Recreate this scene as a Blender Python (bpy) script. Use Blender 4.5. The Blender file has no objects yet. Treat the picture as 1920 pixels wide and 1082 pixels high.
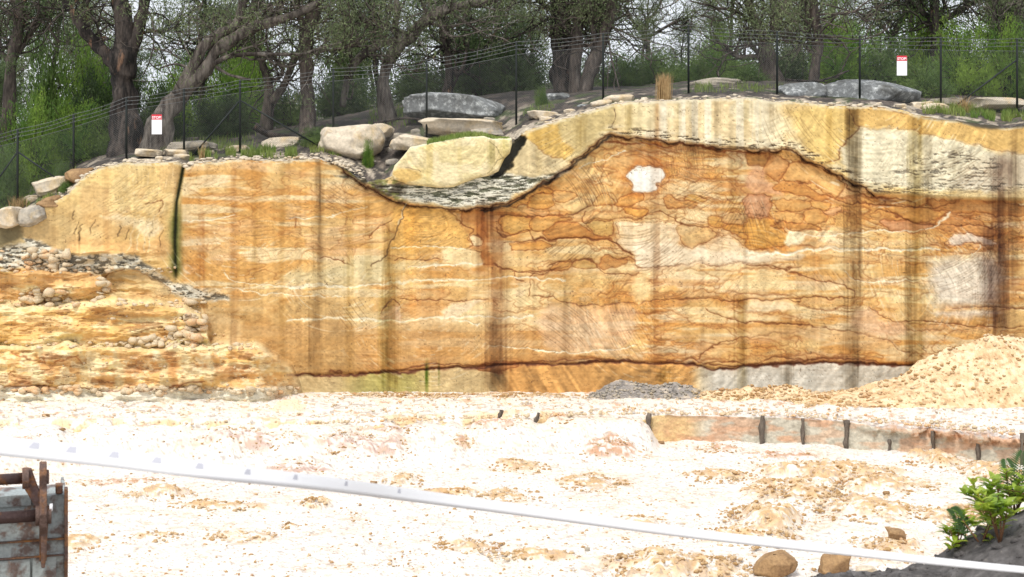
import bpy, math, random
import numpy as np
from mathutils import Vector

# ---------------------------------------------------------------- camera, world, sun
S = bpy.context.scene
COL = S.collection
F = 2666.7            # focal length in photograph pixels (50 mm on 36 mm, 1920 px)
HC = 5.6              # eye height above the upper quarry bench
HR = 400.0            # horizon row
cam = bpy.data.cameras.new('camera'); cam.lens = 50; cam.sensor_width = 36
cam.shift_y = -(541 - HR) / 1920.0
cam.clip_start = 0.1; cam.clip_end = 2000
cam.dof.use_dof = True; cam.dof.focus_distance = 43; cam.dof.aperture_fstop = 5.0
co = bpy.data.objects.new('camera', cam); COL.objects.link(co)
co.location = (0, 0, HC); co.rotation_euler = (math.radians(90), 0, 0)
S.camera = co

SUN_EL, SUN_AZ = math.radians(58), math.radians(205)   # azimuth clockwise from +Y
w = bpy.data.worlds.new("World"); S.world = w; w.use_nodes = True
nt = w.node_tree; nt.nodes.clear()
out = nt.nodes.new('ShaderNodeOutputWorld'); bg = nt.nodes.new('ShaderNodeBackground')
sky = nt.nodes.new('ShaderNodeTexSky'); sky.sky_type = 'NISHITA'; sky.sun_disc = False
sky.sun_elevation = SUN_EL; sky.sun_rotation = SUN_AZ; sky.dust_density = 4; sky.air_density = 1
mx = nt.nodes.new('ShaderNodeMix'); mx.data_type = 'RGBA'; mx.inputs[0].default_value = 0.82
tc = nt.nodes.new('ShaderNodeTexCoord'); nz = nt.nodes.new('ShaderNodeTexNoise'); nz.inputs['Scale'].default_value = 2.5
nz.inputs['Detail'].default_value = 5
rp = nt.nodes.new('ShaderNodeValToRGB')
rp.color_ramp.elements[0].position = .3; rp.color_ramp.elements[0].color = (5.6, 5.9, 6.6, 1)
rp.color_ramp.elements[1].position = .7; rp.color_ramp.elements[1].color = (7.6, 7.7, 8.0, 1)
nt.links.new(tc.outputs['Generated'], nz.inputs['Vector']); nt.links.new(nz.outputs[0], rp.inputs[0])
nt.links.new(sky.outputs[0], mx.inputs[6]); nt.links.new(rp.outputs[0], mx.inputs[7])
nt.links.new(mx.outputs[2], bg.inputs[0]); bg.inputs[1].default_value = 0.1
nt.links.new(bg.outputs[0], out.inputs[0])

sl = bpy.data.lights.new('sun', 'SUN'); sl.energy = 1.5; sl.angle = math.radians(12); sl.color = (1, .955, .88)
so = bpy.data.objects.new('sun', sl); COL.objects.link(so)
d = Vector((math.sin(SUN_AZ) * math.cos(SUN_EL), math.cos(SUN_AZ) * math.cos(SUN_EL), math.sin(SUN_EL)))
so.rotation_euler = d.to_track_quat('Z', 'Y').to_euler(); so.location = (0, -20, 60)
S.view_settings.view_transform = 'Standard'; S.view_settings.look = 'None'
S.view_settings.exposure = 0.80; S.view_settings.gamma = 1
K_ROCK = 0.80         # photographed rock colour -> albedo

# ---------------------------------------------------------------- helpers
rng = np.random.default_rng(7); random.seed(7)
PERM = np.random.default_rng(3).random((257, 257)).astype(np.float32)
def _q(t): return t * t * t * (t * (t * 6 - 15) + 10)
def vn(x, y, seed=0):
    x = np.asarray(x, np.float32) + seed * 17.31; y = np.asarray(y, np.float32) + seed * 9.17
    xi = np.floor(x).astype(np.int64); yi = np.floor(y).astype(np.int64)
    fx = _q(x - xi); fy = _q(y - yi); a = xi & 255; b = yi & 255
    p00 = PERM[b, a]; p10 = PERM[b, (a + 1) & 255]; p01 = PERM[(b + 1) & 255, a]; p11 = PERM[(b + 1) & 255, (a + 1) & 255]
    return (p00 * (1 - fx) + p10 * fx) * (1 - fy) + (p01 * (1 - fx) + p11 * fx) * fy
def fbm(x, y, o=4, seed=0, g=.5):
    s = 0; a = 1; t = 0
    for i in range(o):
        s = s + a * vn(x * 2 ** i, y * 2 ** i, seed + i * 3.7); t += a; a *= g
    return s / t
def v3(p, s, seed=0):       # cheap 3D noise, -1..1
    return (vn(p[:, 0] * s + p[:, 2] * s * .71, p[:, 1] * s - p[:, 2] * s * .53, seed) +
            vn(p[:, 1] * s + 31 + p[:, 0] * s * .37, p[:, 2] * s + 7 - p[:, 1] * s * .41, seed + 5)) - 1
def f3(p, s, o=3, seed=0):
    return sum(v3(p, s * 2 ** i, seed + i * 2.3) * .5 ** i for i in range(o))
def sst(a, b, x):
    t = np.clip((x - a) / (b - a), 0, 1); return t * t * (3 - 2 * t)
def lin(c):
    c = np.asarray(c, float); c = c / 255 if c.max() > 1.5 else c
    return np.where(c <= .04045, c / 12.92, ((c + .055) / 1.055) ** 2.4)
def wp(px, py, Y): return ((px - 960) / F * Y, Y, HC - (py - HR) / F * Y)
def ip(x, pts): return np.interp(x, [p[0] for p in pts], [p[1] for p in pts])
def crop(ox, oy, s, pts): return [(ox + a / s, oy + b / s) for a, b in pts]

def mkmesh(name, V, Fc, mat, parent=None, cols=None, smooth=True):
    V = np.asarray(V, np.float32).reshape(-1, 3)
    me = bpy.data.meshes.new(name)
    if isinstance(Fc, np.ndarray):
        n, k = Fc.shape
        me.vertices.add(len(V)); me.vertices.foreach_set('co', V.ravel())
        me.loops.add(n * k); me.loops.foreach_set('vertex_index', Fc.astype(np.int32).ravel())
        me.polygons.add(n); me.polygons.foreach_set('loop_start', np.arange(0, n * k, k, dtype=np.int32))
        me.polygons.foreach_set('loop_total', np.full(n, k, np.int32))
        me.update(calc_edges=True)
    else:
        me.from_pydata(V.tolist(), [], Fc); me.update()
    if smooth: me.polygons.foreach_set('use_smooth', np.ones(len(me.polygons), bool))
    if cols is not None:
        a = me.color_attributes.new('Col', 'FLOAT_COLOR', 'POINT')
        c4 = np.ones((len(V), 4), np.float32); c4[:, :3] = cols
        a.data.foreach_set('color', c4.ravel())
    me.materials.append(mat)
    o = bpy.data.objects.new(name, me); COL.objects.link(o)
    if parent: o.parent = parent
    return o
def gridf(R, C, off=0):
    i = (np.arange(R - 1)[:, None] * C + np.arange(C - 1)[None]).ravel() + off
    return np.stack([i, i + C, i + C + 1, i + 1], 1)
def tag(o, label=None, cat=None, group=None, kind=None):
    if label: o['label'] = label
    if cat: o['category'] = cat
    if group: o['group'] = group
    if kind: o['kind'] = kind
    return o
def empty(name, loc, label, cat, group=None, rz=0):
    o = bpy.data.objects.new(name, None); COL.objects.link(o); o.location = loc; o.rotation_euler = (0, 0, rz)
    o.empty_display_size = .2
    return tag(o, label, cat, group)
def copy_tree(o, parent=None):
    c = o.copy(); COL.objects.link(c); c.parent = parent
    for ch in list(o.children): copy_tree(ch, c)
    return c

class MB:
    def __init__(s): s.V = []; s.F = []; s.n = 0
    def add(s, V, Fc):
        V = np.asarray(V, float); s.V.append(V); s.F += [tuple(int(i) + s.n for i in f) for f in Fc]; s.n += len(V)
    def tube(s, P, R, seg=8, cap=True, rough=0, sd=0):
        P = np.asarray(P, float); n = len(P); R = np.broadcast_to(R, (n,))
        T = np.gradient(P, axis=0); T /= np.linalg.norm(T, axis=1)[:, None] + 1e-9
        up = np.array([0, 0, 1.]) if abs(T[0, 2]) < .9 else np.array([1., 0, 0])
        u = np.cross(T[0], up); u /= np.linalg.norm(u); V = []
        a = np.linspace(0, 2 * np.pi, seg, endpoint=False)
        for i in range(n):
            u = u - T[i] * u.dot(T[i]); u /= np.linalg.norm(u) + 1e-9; v = np.cross(T[i], u)
            rr = R[i] * (1 + rough * (vn(a * 1.3 + sd * 3.1, np.full(seg, i * .45 + sd), 2) * 2 - 1)) if rough else np.full(seg, R[i])
            V.append(P[i] + (np.cos(a) * rr)[:, None] * u + (np.sin(a) * rr)[:, None] * v)
        Fc = []
        for i in range(n - 1):
            for j in range(seg):
                k = (j + 1) % seg; Fc.append((i * seg + j, i * seg + k, (i + 1) * seg + k, (i + 1) * seg + j))
        if cap: Fc.append(tuple(range(seg))[::-1]); Fc.append(tuple((n - 1) * seg + j for j in range(seg)))
        s.add(np.concatenate(V), Fc); return s
    def prism(s, pts, axis, a, b):     # pts 2D outline extruded along axis from a to b
        n = len(pts); V = []
        for c in (a, b):
            for p in pts:
                V.append({'x': (c, p[0], p[1]), 'y': (p[0], c, p[1]), 'z': (p[0], p[1], c)}[axis])
        Fc = [(i, (i + 1) % n, n + (i + 1) % n, n + i) for i in range(n)] + [tuple(range(n))[::-1], tuple(range(n, 2 * n))]
        s.add(V, Fc); return s
    def box(s, x0, x1, y0, y1, z0, z1): return s.prism([(x0, y0), (x1, y0), (x1, y1), (x0, y1)], 'z', z0, z1)
    def build(s, name, mat, parent=None, smooth=True, off=(0, 0, 0), bevel=0):
        o = mkmesh(name, np.concatenate(s.V) - np.array(off), s.F, mat, parent, smooth=smooth)
        if bevel:
            m = o.modifiers.new('bevel', 'BEVEL'); m.width = bevel; m.segments = 2; m.limit_method = 'ANGLE'
        return o

# ---------------------------------------------------------------- materials
def mat(name, col=(.5, .5, .5), rough=.85, metal=0, col2=None, scale=8, stretch=(1, 1, 1), bump=0, bscale=30, attr=False,
        vary=0, contrast=(.35, .65), trans=0, coord='Object', spec=.3, col3=None, s3=3, p3=(.55, .7)):
    m = bpy.data.materials.new(name); m.use_nodes = True; t = m.node_tree; N = t.nodes; L = t.links; N.clear()
    o = N.new('ShaderNodeOutputMaterial'); b = N.new('ShaderNodeBsdfPrincipled')
    b.inputs['Roughness'].default_value = rough; b.inputs['Metallic'].default_value = metal
    b.inputs['Specular IOR Level'].default_value = spec
    tc = N.new('ShaderNodeTexCoord'); mp = N.new('ShaderNodeMapping'); mp.inputs['Scale'].default_value = stretch
    L.new(tc.outputs[coord], mp.inputs[0])
    def noise(sc, det=6):
        n = N.new('ShaderNodeTexNoise'); n.inputs['Scale'].default_value = sc; n.inputs['Detail'].default_value = det
        n.inputs['Roughness'].default_value = .62; L.new(mp.outputs[0], n.inputs['Vector']); return n
    def ramp(src, p0, p1):
        r = N.new('ShaderNodeMapRange'); r.inputs[1].default_value = p0; r.inputs[2].default_value = p1; L.new(src, r.inputs[0]); return r.outputs[0]
    def mix(f, a, bb, mode='MIX'):
        x = N.new('ShaderNodeMix'); x.data_type = 'RGBA'; x.blend_type = mode
        for i, v in ((0, f), (6, a), (7, bb)):
            if isinstance(v, (int, float)): x.inputs[i].default_value = v
            elif isinstance(v, tuple): x.inputs[i].default_value = (*v, 1)
            else: L.new(v, x.inputs[i])
        return x.outputs[2]
    if attr:
        a = N.new('ShaderNodeAttribute'); a.attribute_name = 'Col'; c = a.outputs['Color']
    else: c = tuple(col)
    if col2 is not None: c = mix(ramp(noise(scale).outputs[0], *contrast), c, tuple(col2))
    if col3 is not None: c = mix(ramp(noise(s3).outputs[0], *p3), c, tuple(col3))
    if vary:
        n = noise(bscale * 1.3, 4); r = N.new('ShaderNodeMapRange'); r.inputs[1].default_value = .3; r.inputs[2].default_value = .7
        r.inputs[3].default_value = 1 - vary; r.inputs[4].default_value = 1 + vary; L.new(n.outputs[0], r.inputs[0])
        x = N.new('ShaderNodeVectorMath'); x.operation = 'SCALE'
        if isinstance(c, tuple): x.inputs[0].default_value = c
        else: L.new(c, x.inputs[0])
        L.new(r.outputs[0], x.inputs['Scale']); c = x.outputs[0]
    if isinstance(c, tuple): b.inputs['Base Color'].default_value = (*c, 1)
    else: L.new(c, b.inputs['Base Color'])
    if bump:
        bn = N.new('ShaderNodeBump'); bn.inputs['Strength'].default_value = bump; bn.inputs['Distance'].default_value = .08 if 'bark' in name else .03
        L.new(noise(bscale, 8).outputs[0], bn.inputs['Height']); L.new(bn.outputs[0], b.inputs['Normal'])
    if trans:
        tr = N.new('ShaderNodeBsdfTranslucent'); ms = N.new('ShaderNodeMixShader'); ms.inputs[0].default_value = trans
        if isinstance(c, tuple): tr.inputs[0].default_value = (*c, 1)
        else: L.new(c, tr.inputs[0])
        L.new(b.outputs[0], ms.inputs[1]); L.new(tr.outputs[0], ms.inputs[2]); L.new(ms.outputs[0], o.inputs[0])
    else: L.new(b.outputs[0], o.inputs[0])
    return m
M = {}
M['rock'] = mat('cut_sandstone', attr=True, rough=.9, bump=.12, bscale=16, vary=.05)
M['sand'] = mat('crushed_sandstone', attr=True, rough=.95, bump=.8, bscale=14, vary=.12)
M['soil'] = mat('leaf_litter_soil', attr=True, rough=.95, bump=1, bscale=9, vary=.45)
M['boulder'] = mat('weathered_sandstone', (.42, .37, .29), col2=(.20, .19, .17), scale=1.6, contrast=(.45, .68), bump=.9, bscale=9, vary=.25, col3=(.5, .36, .17), s3=.9, p3=(.6, .75))
M['pale_boulder'] = mat('pale_sandstone', (.60, .52, .40), col2=(.30, .26, .21), scale=1.9, contrast=(.52, .75), bump=.8, bscale=9, vary=.2, col3=(.62, .45, .22), s3=1.1, p3=(.52, .75))
M['grey_boulder'] = mat('lichen_covered_sandstone', (.20, .21, .21), col2=(.47, .49, .48), scale=5.5, contrast=(.5, .62), bump=1, bscale=9, vary=.3, col3=(.10, .10, .09), s3=1.6, p3=(.5, .7))
M['rubble'] = mat('broken_sandstone', (.43, .27, .12), col2=(.60, .46, .29), scale=1.1, contrast=(.45, .58), bump=.5, bscale=30, vary=.2, col3=(.42, .24, .11), s3=1.7, p3=(.56, .64))
M['chips'] = mat('cream_stone_chips', (.60, .49, .33), col2=(.66, .42, .22), scale=1.3, contrast=(.5, .6), bump=.5, bscale=30, vary=.25, col3=(.30, .22, .15), s3=2.3, p3=(.6, .66))
M['brown_rock'] = mat('brown_sandstone', (.38, .24, .115), col2=(.22, .13, .065), scale=3, bump=.8, bscale=16, vary=.25)
BARK = dict(stretch=(1, 1, .25), bump=1, vary=.45)
M['bark_grey'] = mat('grey_gum_bark', (.16, .138, .115), col2=(.05, .04, .034), scale=4, bscale=9, contrast=(.42, .6), col3=(.32, .29, .25), s3=2.2, p3=(.58, .72), **BARK)
M['bark_dark'] = mat('dark_stringy_bark', (.075, .06, .05), col2=(.02, .017, .015), scale=4, bscale=9, contrast=(.42, .58), col3=(.30, .17, .10), s3=2.6, p3=(.6, .72), **BARK)
M['bark_brown'] = mat('brown_gum_bark', (.115, .092, .075), col2=(.04, .032, .027), scale=4, bscale=9, contrast=(.42, .6), col3=(.22, .185, .155), s3=2, p3=(.58, .7), **BARK)
M['leaf_gum'] = mat('gum_leaves', (.10, .135, .06), rough=.6, col2=(.20, .24, .11), scale=1.3, trans=.3, contrast=(.4, .6), vary=.3)
M['leaf_dark'] = mat('dark_leaves', (.04, .068, .025), rough=.6, col2=(.10, .15, .05), scale=1.3, trans=.28, contrast=(.4, .6), vary=.3)
M['leaf_bright'] = mat('wattle_leaves', (.09, .19, .03), rough=.6, col2=(.27, .40, .06), scale=1.1, trans=.38, contrast=(.4, .62), vary=.3)
M['leaf_mid'] = mat('heath_leaves', (.09, .16, .04), rough=.6, col2=(.19, .28, .07), scale=1.1, trans=.33, contrast=(.4, .62), vary=.3)
M['grass'] = mat('green_grass', (.15, .25, .05), rough=.7, col2=(.30, .34, .10), scale=.9, trans=.35)
M['straw'] = mat('dry_grass', (.55, .40, .20), rough=.7, col2=(.38, .25, .12), scale=9, trans=.3)
M['steel'] = mat('dark_galvanised_steel', (.028, .034, .032), rough=.6, metal=.3, vary=.2)
M['wire'] = mat('grey_wire', (.17, .18, .18), rough=.5, metal=.5)
M['signwhite'] = mat('white_enamel', (.85, .85, .86), rough=.35, vary=.03)
M['signred'] = mat('red_enamel', (.62, .03, .05), rough=.4, vary=.05)
M['stake'] = mat('weathered_dark_timber', (.17, .14, .11), col2=(.07, .055, .045), scale=7, stretch=(1, 1, .3), bump=1, bscale=30, vary=.3)

# ---------------------------------------------------------------- rock painting (inherent stone colours)
class Paint:
    def __init__(s, PX, PY, base, seed=0, warp=1.0):
        s.X = PX; s.Y = PY; s.C = np.ones(PX.shape + (3,), np.float32) * (np.array(base) / 255); s.D = np.zeros(PX.shape, np.float32)
        s.WX = PX + warp * (7 * (fbm(PX / 22, PY / 16, 3, seed + 1) - .5) * 2 + 1.2 * (vn(PX / 4, PY / 4, seed + 2) - .5))
        s.WY = PY + warp * (6 * (fbm(PX / 20, PY / 14, 3, seed + 4) - .5) * 2 + 1.2 * (vn(PX / 4, PY / 4, seed + 5) - .5))
        s.cx = PX[0]
    def cols(s, a, b, m=20):
        return slice(int(np.searchsorted(s.cx, a - m)), int(np.searchsorted(s.cx, b + m)))
    def smooth(s, pts, closed):
        P = np.array(pts, float); n = len(P)
        if n < 3: return P
        out = []
        idx = range(n) if closed else range(n - 1)
        for i in idx:
            p0 = P[(i - 1) % n] if closed or i > 0 else P[i]; p1 = P[i]; p2 = P[(i + 1) % n]
            p3 = P[(i + 2) % n] if closed or i + 2 < n else p2
            for t in (0, .33, .66):
                out.append(.5 * ((2 * p1) + (-p0 + p2) * t + (2 * p0 - 5 * p1 + 4 * p2 - p3) * t * t + (-p0 + 3 * p1 - 3 * p2 + p3) * t ** 3))
        if not closed: out.append(P[-1])
        return np.array(out)
    def dist(s, P, m=25, closed=False):
        Dd = np.full(s.X.shape, 1e3, np.float32)
        Q = np.vstack([P, P[:1]]) if closed else P
        for a, b in zip(Q[:-1], Q[1:]):
            c = s.cols(min(a[0], b[0]), max(a[0], b[0]), m)
            if c.start >= c.stop: continue
            x = s.WX[:, c] - a[0]; y = s.WY[:, c] - a[1]; dx, dy = b - a
            t = np.clip((x * dx + y * dy) / (dx * dx + dy * dy + 1e-6), 0, 1)
            np.minimum(Dd[:, c], np.hypot(x - t * dx, y - t * dy), out=Dd[:, c])
        return Dd
    def inside(s, P):
        I = np.zeros(s.X.shape, bool); c = s.cols(P[:, 0].min(), P[:, 0].max())
        x = s.WX[:, c]; y = s.WY[:, c]; J = np.zeros(x.shape, bool)
        for a, b in zip(P, np.roll(P, -1, 0)):
            if a[1] == b[1]: continue
            J ^= ((a[1] > y) != (b[1] > y)) & (x < (b[0] - a[0]) * (y - a[1]) / (b[1] - a[1]) + a[0])
        I[:, c] = J; return I
    def blend(s, a, col):
        a = a[..., None]; s.C = s.C * (1 - a) + a * (np.array(col, np.float32) / 255)
    def mul(s, a, col):
        a = a[..., None]; s.C = s.C * (1 - a + a * np.array(col, np.float32))
    def fill(s, pts, col, alpha=1, soft=3, edge=0, ecol=(110, 62, 34), rim=.0, mod=None):
        P = s.smooth(pts, True); I = s.inside(P); Dd = s.dist(P, max(soft * 1.5, 25), True)
        sd = np.where(I, Dd, -Dd); a = sst(-soft, soft, sd) * alpha
        if mod is not None: a = a * mod
        s.blend(a, col)
        if rim: s.mul(np.where(I, np.exp(-Dd / 7) * rim * .6, 0), (.84, .66, .48))
        if edge: s.stroke(Dd, edge * .8, (124, 70, 38), .7)
        return a
    def stroke(s, Dd, w, col=(110, 62, 34), st=.85, halo=.25):
        v = .55 + .6 * fbm(s.X / 30, s.Y / 12, 2, 8)
        s.mul(np.exp(-Dd / 6) * halo * .6, (.84, .68, .52))
        s.blend(np.clip(np.exp(-(Dd / (w * v)) ** 2) * st, 0, 1), col); s.D += .012 * np.exp(-(Dd / (w * 1.3)) ** 2)
    def line(s, pts, w=1.5, col=(110, 62, 34), st=.85, halo=.25):
        s.stroke(s.dist(s.smooth(pts, False)), w, col, st, halo)
    def stain(s, x, y0, y1, wd, st, col=(.45, .40, .34), tap=.5):
        c = s.cols(x - wd * 3, x + wd * 3, 5); X = s.X[:, c]; Y = s.Y[:, c]
        X = X + 3 * (vn(Y / 90, Y * 0 + x, 3) - .5)
        dx = np.abs(X - x) / wd; n = fbm(X / 3.2, Y / 120, 3, x * .13)
        a = .72 * st * sst(1.9, .0, dx + (n - .5) * 1.5) * (.6 + .8 * fbm(X / 8, Y / 120, 2, x * .7)) * sst(y0 - 25, y0 + 10, Y) * sst(y1 + 30, y1 - 90 * tap, Y) * (.55 + .9 * fbm(X / 12, Y / 28, 3, 5))
        a = np.clip(a, 0, 1)[..., None]; s.C[:, c] = s.C[:, c] * (1 - a + a * np.array(col, np.float32))
    def crackle(s, mask, dens=.5, sx=10, sy=3, dark=(52, 50, 46), light=(236, 230, 220), la=.8):
        n1 = fbm(s.X / sx, s.Y / sy, 5, 21, .65); n2 = fbm(s.X / (sx * 2.5), s.Y / (sy * 3), 3, 25)
        s.blend(mask * la * sst(.35, .5, n2), light)
        a = mask * sst(.60 - dens * .16, .66 - dens * .13, n1) * .85
        s.blend(a, dark); s.D += a * .05
    def hatch(s, mask, ang, wl=2.6, st=.12, along=40):
        r = math.radians(ang); u = s.X * math.cos(r) + s.Y * math.sin(r); v = -s.X * math.sin(r) + s.Y * math.cos(r)
        v = v + 9 * vn(u / 90, v / 60, 6)
        n = vn(u / along, v / wl, ang) * .6 + vn(u / (along * .4), v / (wl * 2.3), ang + 9) * .4
        s.C *= (1 + mask * st * (n - .48) * (1.2 if st > .2 else .6))[..., None]; s.D += (mask * (.5 - n) * .012)
    def arcs(s, cx, cy, r0, r1, a0, a1, st=.12, wl=2.4, lightlines=0, ex=1.0):
        dx = (s.X - cx) / ex; dy = s.Y - cy; r = np.hypot(dx, dy) + 6 * vn(s.X / 60, s.Y / 60, 12); th = np.degrees(np.arctan2(dy, dx))
        m = sst(r0 - 15, r0 + 15, r) * sst(r1 + 15, r1 - 15, r) * sst(a0 - 10, a0 + 10, th) * sst(a1 + 10, a1 - 10, th)
        n = vn(r / wl, th / 25, cx) * .6 + vn(r / (wl * 2.6), th / 12, cx + 2) * .4
        s.C *= (1 + m * st * (n - .48) * 1.8)[..., None]
        if lightlines:
            s.blend(m * sst(.80, .9, vn(r / (wl * 1.1), th / 9, cx + 4)) * lightlines, (250, 238, 215))
    def scratch(s, x0, y0, x1, y1, ang, sp=5.0, st=.5, bend=0.0, col=(100, 70, 46), seed=0):
        st *= .75   # bundles of parallel tool scratches inside a soft ellipse
        cx, cy, a, b = (x0 + x1) / 2, (y0 + y1) / 2, (x1 - x0) / 2, (y1 - y0) / 2
        c = s.cols(x0, x1, 12); X = s.X[:, c]; Y = s.Y[:, c]; r = np.hypot((X - cx) / a, (Y - cy) / b) + .7 * (fbm(X / 26, Y / 20, 2, seed + 3) - .5)
        m = sst(1.1, .7, r); t = math.radians(ang); u = (X - cx) * math.cos(t) + (Y - cy) * math.sin(t); v = -(X - cx) * math.sin(t) + (Y - cy) * math.cos(t)
        v = v + bend * u * u / 100 + 2.5 * vn(u / 40, v / 30, seed + 1); k = np.floor(v / sp); on = vn(k * 7.13 + 3, u / 26 + k * 1.7, seed + 5)
        ph = (vn(k * 3.7, k * 0, seed) - .5) * .6; d = np.abs(v / sp - k - .5 - ph) * sp
        l = np.exp(-(d / .85) ** 2) * sst(.38, .55, on) * m * st; cc = s.C[:, c]; l3 = l[..., None]; s.C[:, c] = cc * (1 - l3) + l3 * np.array(col, np.float32) / 255; s.D[:, c] += l * .02
    def lie(s, mask, sx, sy, seed, levels=(.42, .5, .58), w=.012, st=.6, halo=.35):   # iron-stain contour rings
        f = fbm(s.WX / sx, s.WY / sy, 3, seed, .42); gy, gx = np.gradient(f)
        g = np.hypot(gx, gy) + 2e-4
        s.C *= (1 + mask * .085 * sst(.4, .6, fbm(s.X / 120, s.Y / 40, 2, seed + 9)) * np.sin(f * 2 * np.pi * 34))[..., None]
        for lv in levels:
            dd = np.abs(f - lv) / g; inn = f > lv
            s.mul(mask * np.where(inn, np.exp(-dd / 9) * halo * .55, 0), (.9, .74, .56))
            vv = sst(.25, .55, fbm(s.X / 70, s.Y / 30, 2, seed + lv * 50))
            s.blend(mask * vv * np.exp(-(dd / 1.0) ** 2) * st * 1.15, (124, 70, 38)); s.D += mask * vv * np.exp(-(dd / 1.4) ** 2) * .008
    def out(s, K=None):
        C = np.clip(s.C, 0.02, 1); l = C.mean(-1, keepdims=True); C = (l + (C - l) * 1.02) * np.array([.985, 1.0, .96], np.float32); C = 1 - (1 - np.clip(C, 0, 1)) ** 1.10
        return lin(C).reshape(-1, 3) * (K_ROCK if K is None else K)

A = lambda p: crop(560, 180, 3.84, p)
B = lambda p: crop(540, 380, 2.848, p)
Cc = lambda p: crop(940, 240, 3.84, p)
Dc = lambda p: crop(1000, 440, 3.382, p)
E = lambda p: crop(1400, 180, 3.606, p)
Fq = lambda p: crop(1400, 440, 3.381, p)
G = lambda p: crop(0, 380, 2.847, p)

RIM = [(-500, 470), (-200, 440), (0, 418), (35, 408), (80, 385), (128, 365), (150, 338), (185, 316), (240, 305), (335, 305), (350, 315), (365, 307), (440, 299),
       (520, 302), (600, 298), (622, 305), (650, 318), (690, 340), (720, 336), (745, 322), (780, 300), (850, 285), (940, 280), (965, 262), (985, 246),
       (1040, 228), (1100, 210), (1150, 196), (1200, 191), (1250, 190), (1320, 186), (1390, 184), (1450, 190), (1550, 197), (1650, 200), (1700, 208), (1735, 221),
       (1790, 224), (1850, 234), (1880, 240), (1920, 234), (2100, 240), (2500, 260)]
JOINT = [(-500, 200), (600, 300), (622, 306), (650, 325), (690, 352), (740, 377), (770, 384), (815, 390), (865, 394), (920, 388), (950, 383), (975, 370), (1030, 338), (1070, 312),
         (1105, 280), (1143, 252), (1170, 257), (1220, 263), (1280, 270), (1340, 276), (1400, 282), (1450, 284), (1470, 281), (1500, 292), (1530, 308), (1590, 338), (1640, 364),
         (1700, 366), (1780, 373), (1900, 376), (2500, 380)]
def rimrow(px): return ip(px, RIM) + 3.5 * (fbm(px / 25, px * 0, 3, 2) - .5) * 2

BENCHES = [  # (top line in rows, forward total offset of the face in metres)
    ([(-500, 500), (0, 508), (100, 505), (190, 515), (200, 545), (260, 560), (330, 566), (380, 600), (400, 660), (410, 760), (3000, 760)], 0.55),
    ([(-500, 575), (0, 577), (120, 572), (230, 566), (300, 566), (345, 575), (375, 595), (388, 620), (395, 700), (398, 760), (3000, 760)], 1.25),
    ([(-500, 645), (0, 650), (120, 645), (290, 652), (400, 648), (480, 646), (520, 672), (548, 700), (562, 730), (570, 760), (3000, 760)], 2.0)]
def cliffY(px, py):
    Y = 44.5 + .25 * (fbm(px / 260, py / 200, 2, 31) - .5) + .10 * (fbm(px / 40, py / 30, 4, 33) - .5)
    Y = Y - .28 * sst(4, -6, py - ip(px, JOINT)) * sst(600, 640, px)
    Y = Y - .22 * sst(345, 325, px) * sst(520, 500, py)
    dk = np.abs(px - ip(py, [(300, 346), (380, 330), (520, 328)])) ; Y = Y + .12 * np.exp(-(dk / 4) ** 2) * sst(530, 510, py) * sst(295, 305, py)
    rough = np.zeros_like(px)
    T_ = np.zeros_like(px)
    for tl, off in BENCHES:
        tl2 = ip(px, tl) + 9 * (fbm(px / 30, px * 0 + off, 3, 41) - .5) * 2
        m = sst(-14 if off > 1 else -4, 5, py - tl2) * sst(590, 470, px); T_ = np.maximum(T_, off * m); rough = np.maximum(rough, m * sst(0, 3, 760 - tl2))
    Y = Y - T_
    lg = sst(330, 250, px) * sst(455, 475, py) ; rough = np.maximum(rough, lg * .7)
    n = fbm(px / 80, py / 24, 5, 43, .47); n2 = np.abs(fbm(px / 90, py / 34, 5, 45, .45) - .5) * 2
    Y = Y - rough * ((n - .5) * .9 + (.4 - n2) * .5)
    return Y, rough

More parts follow.
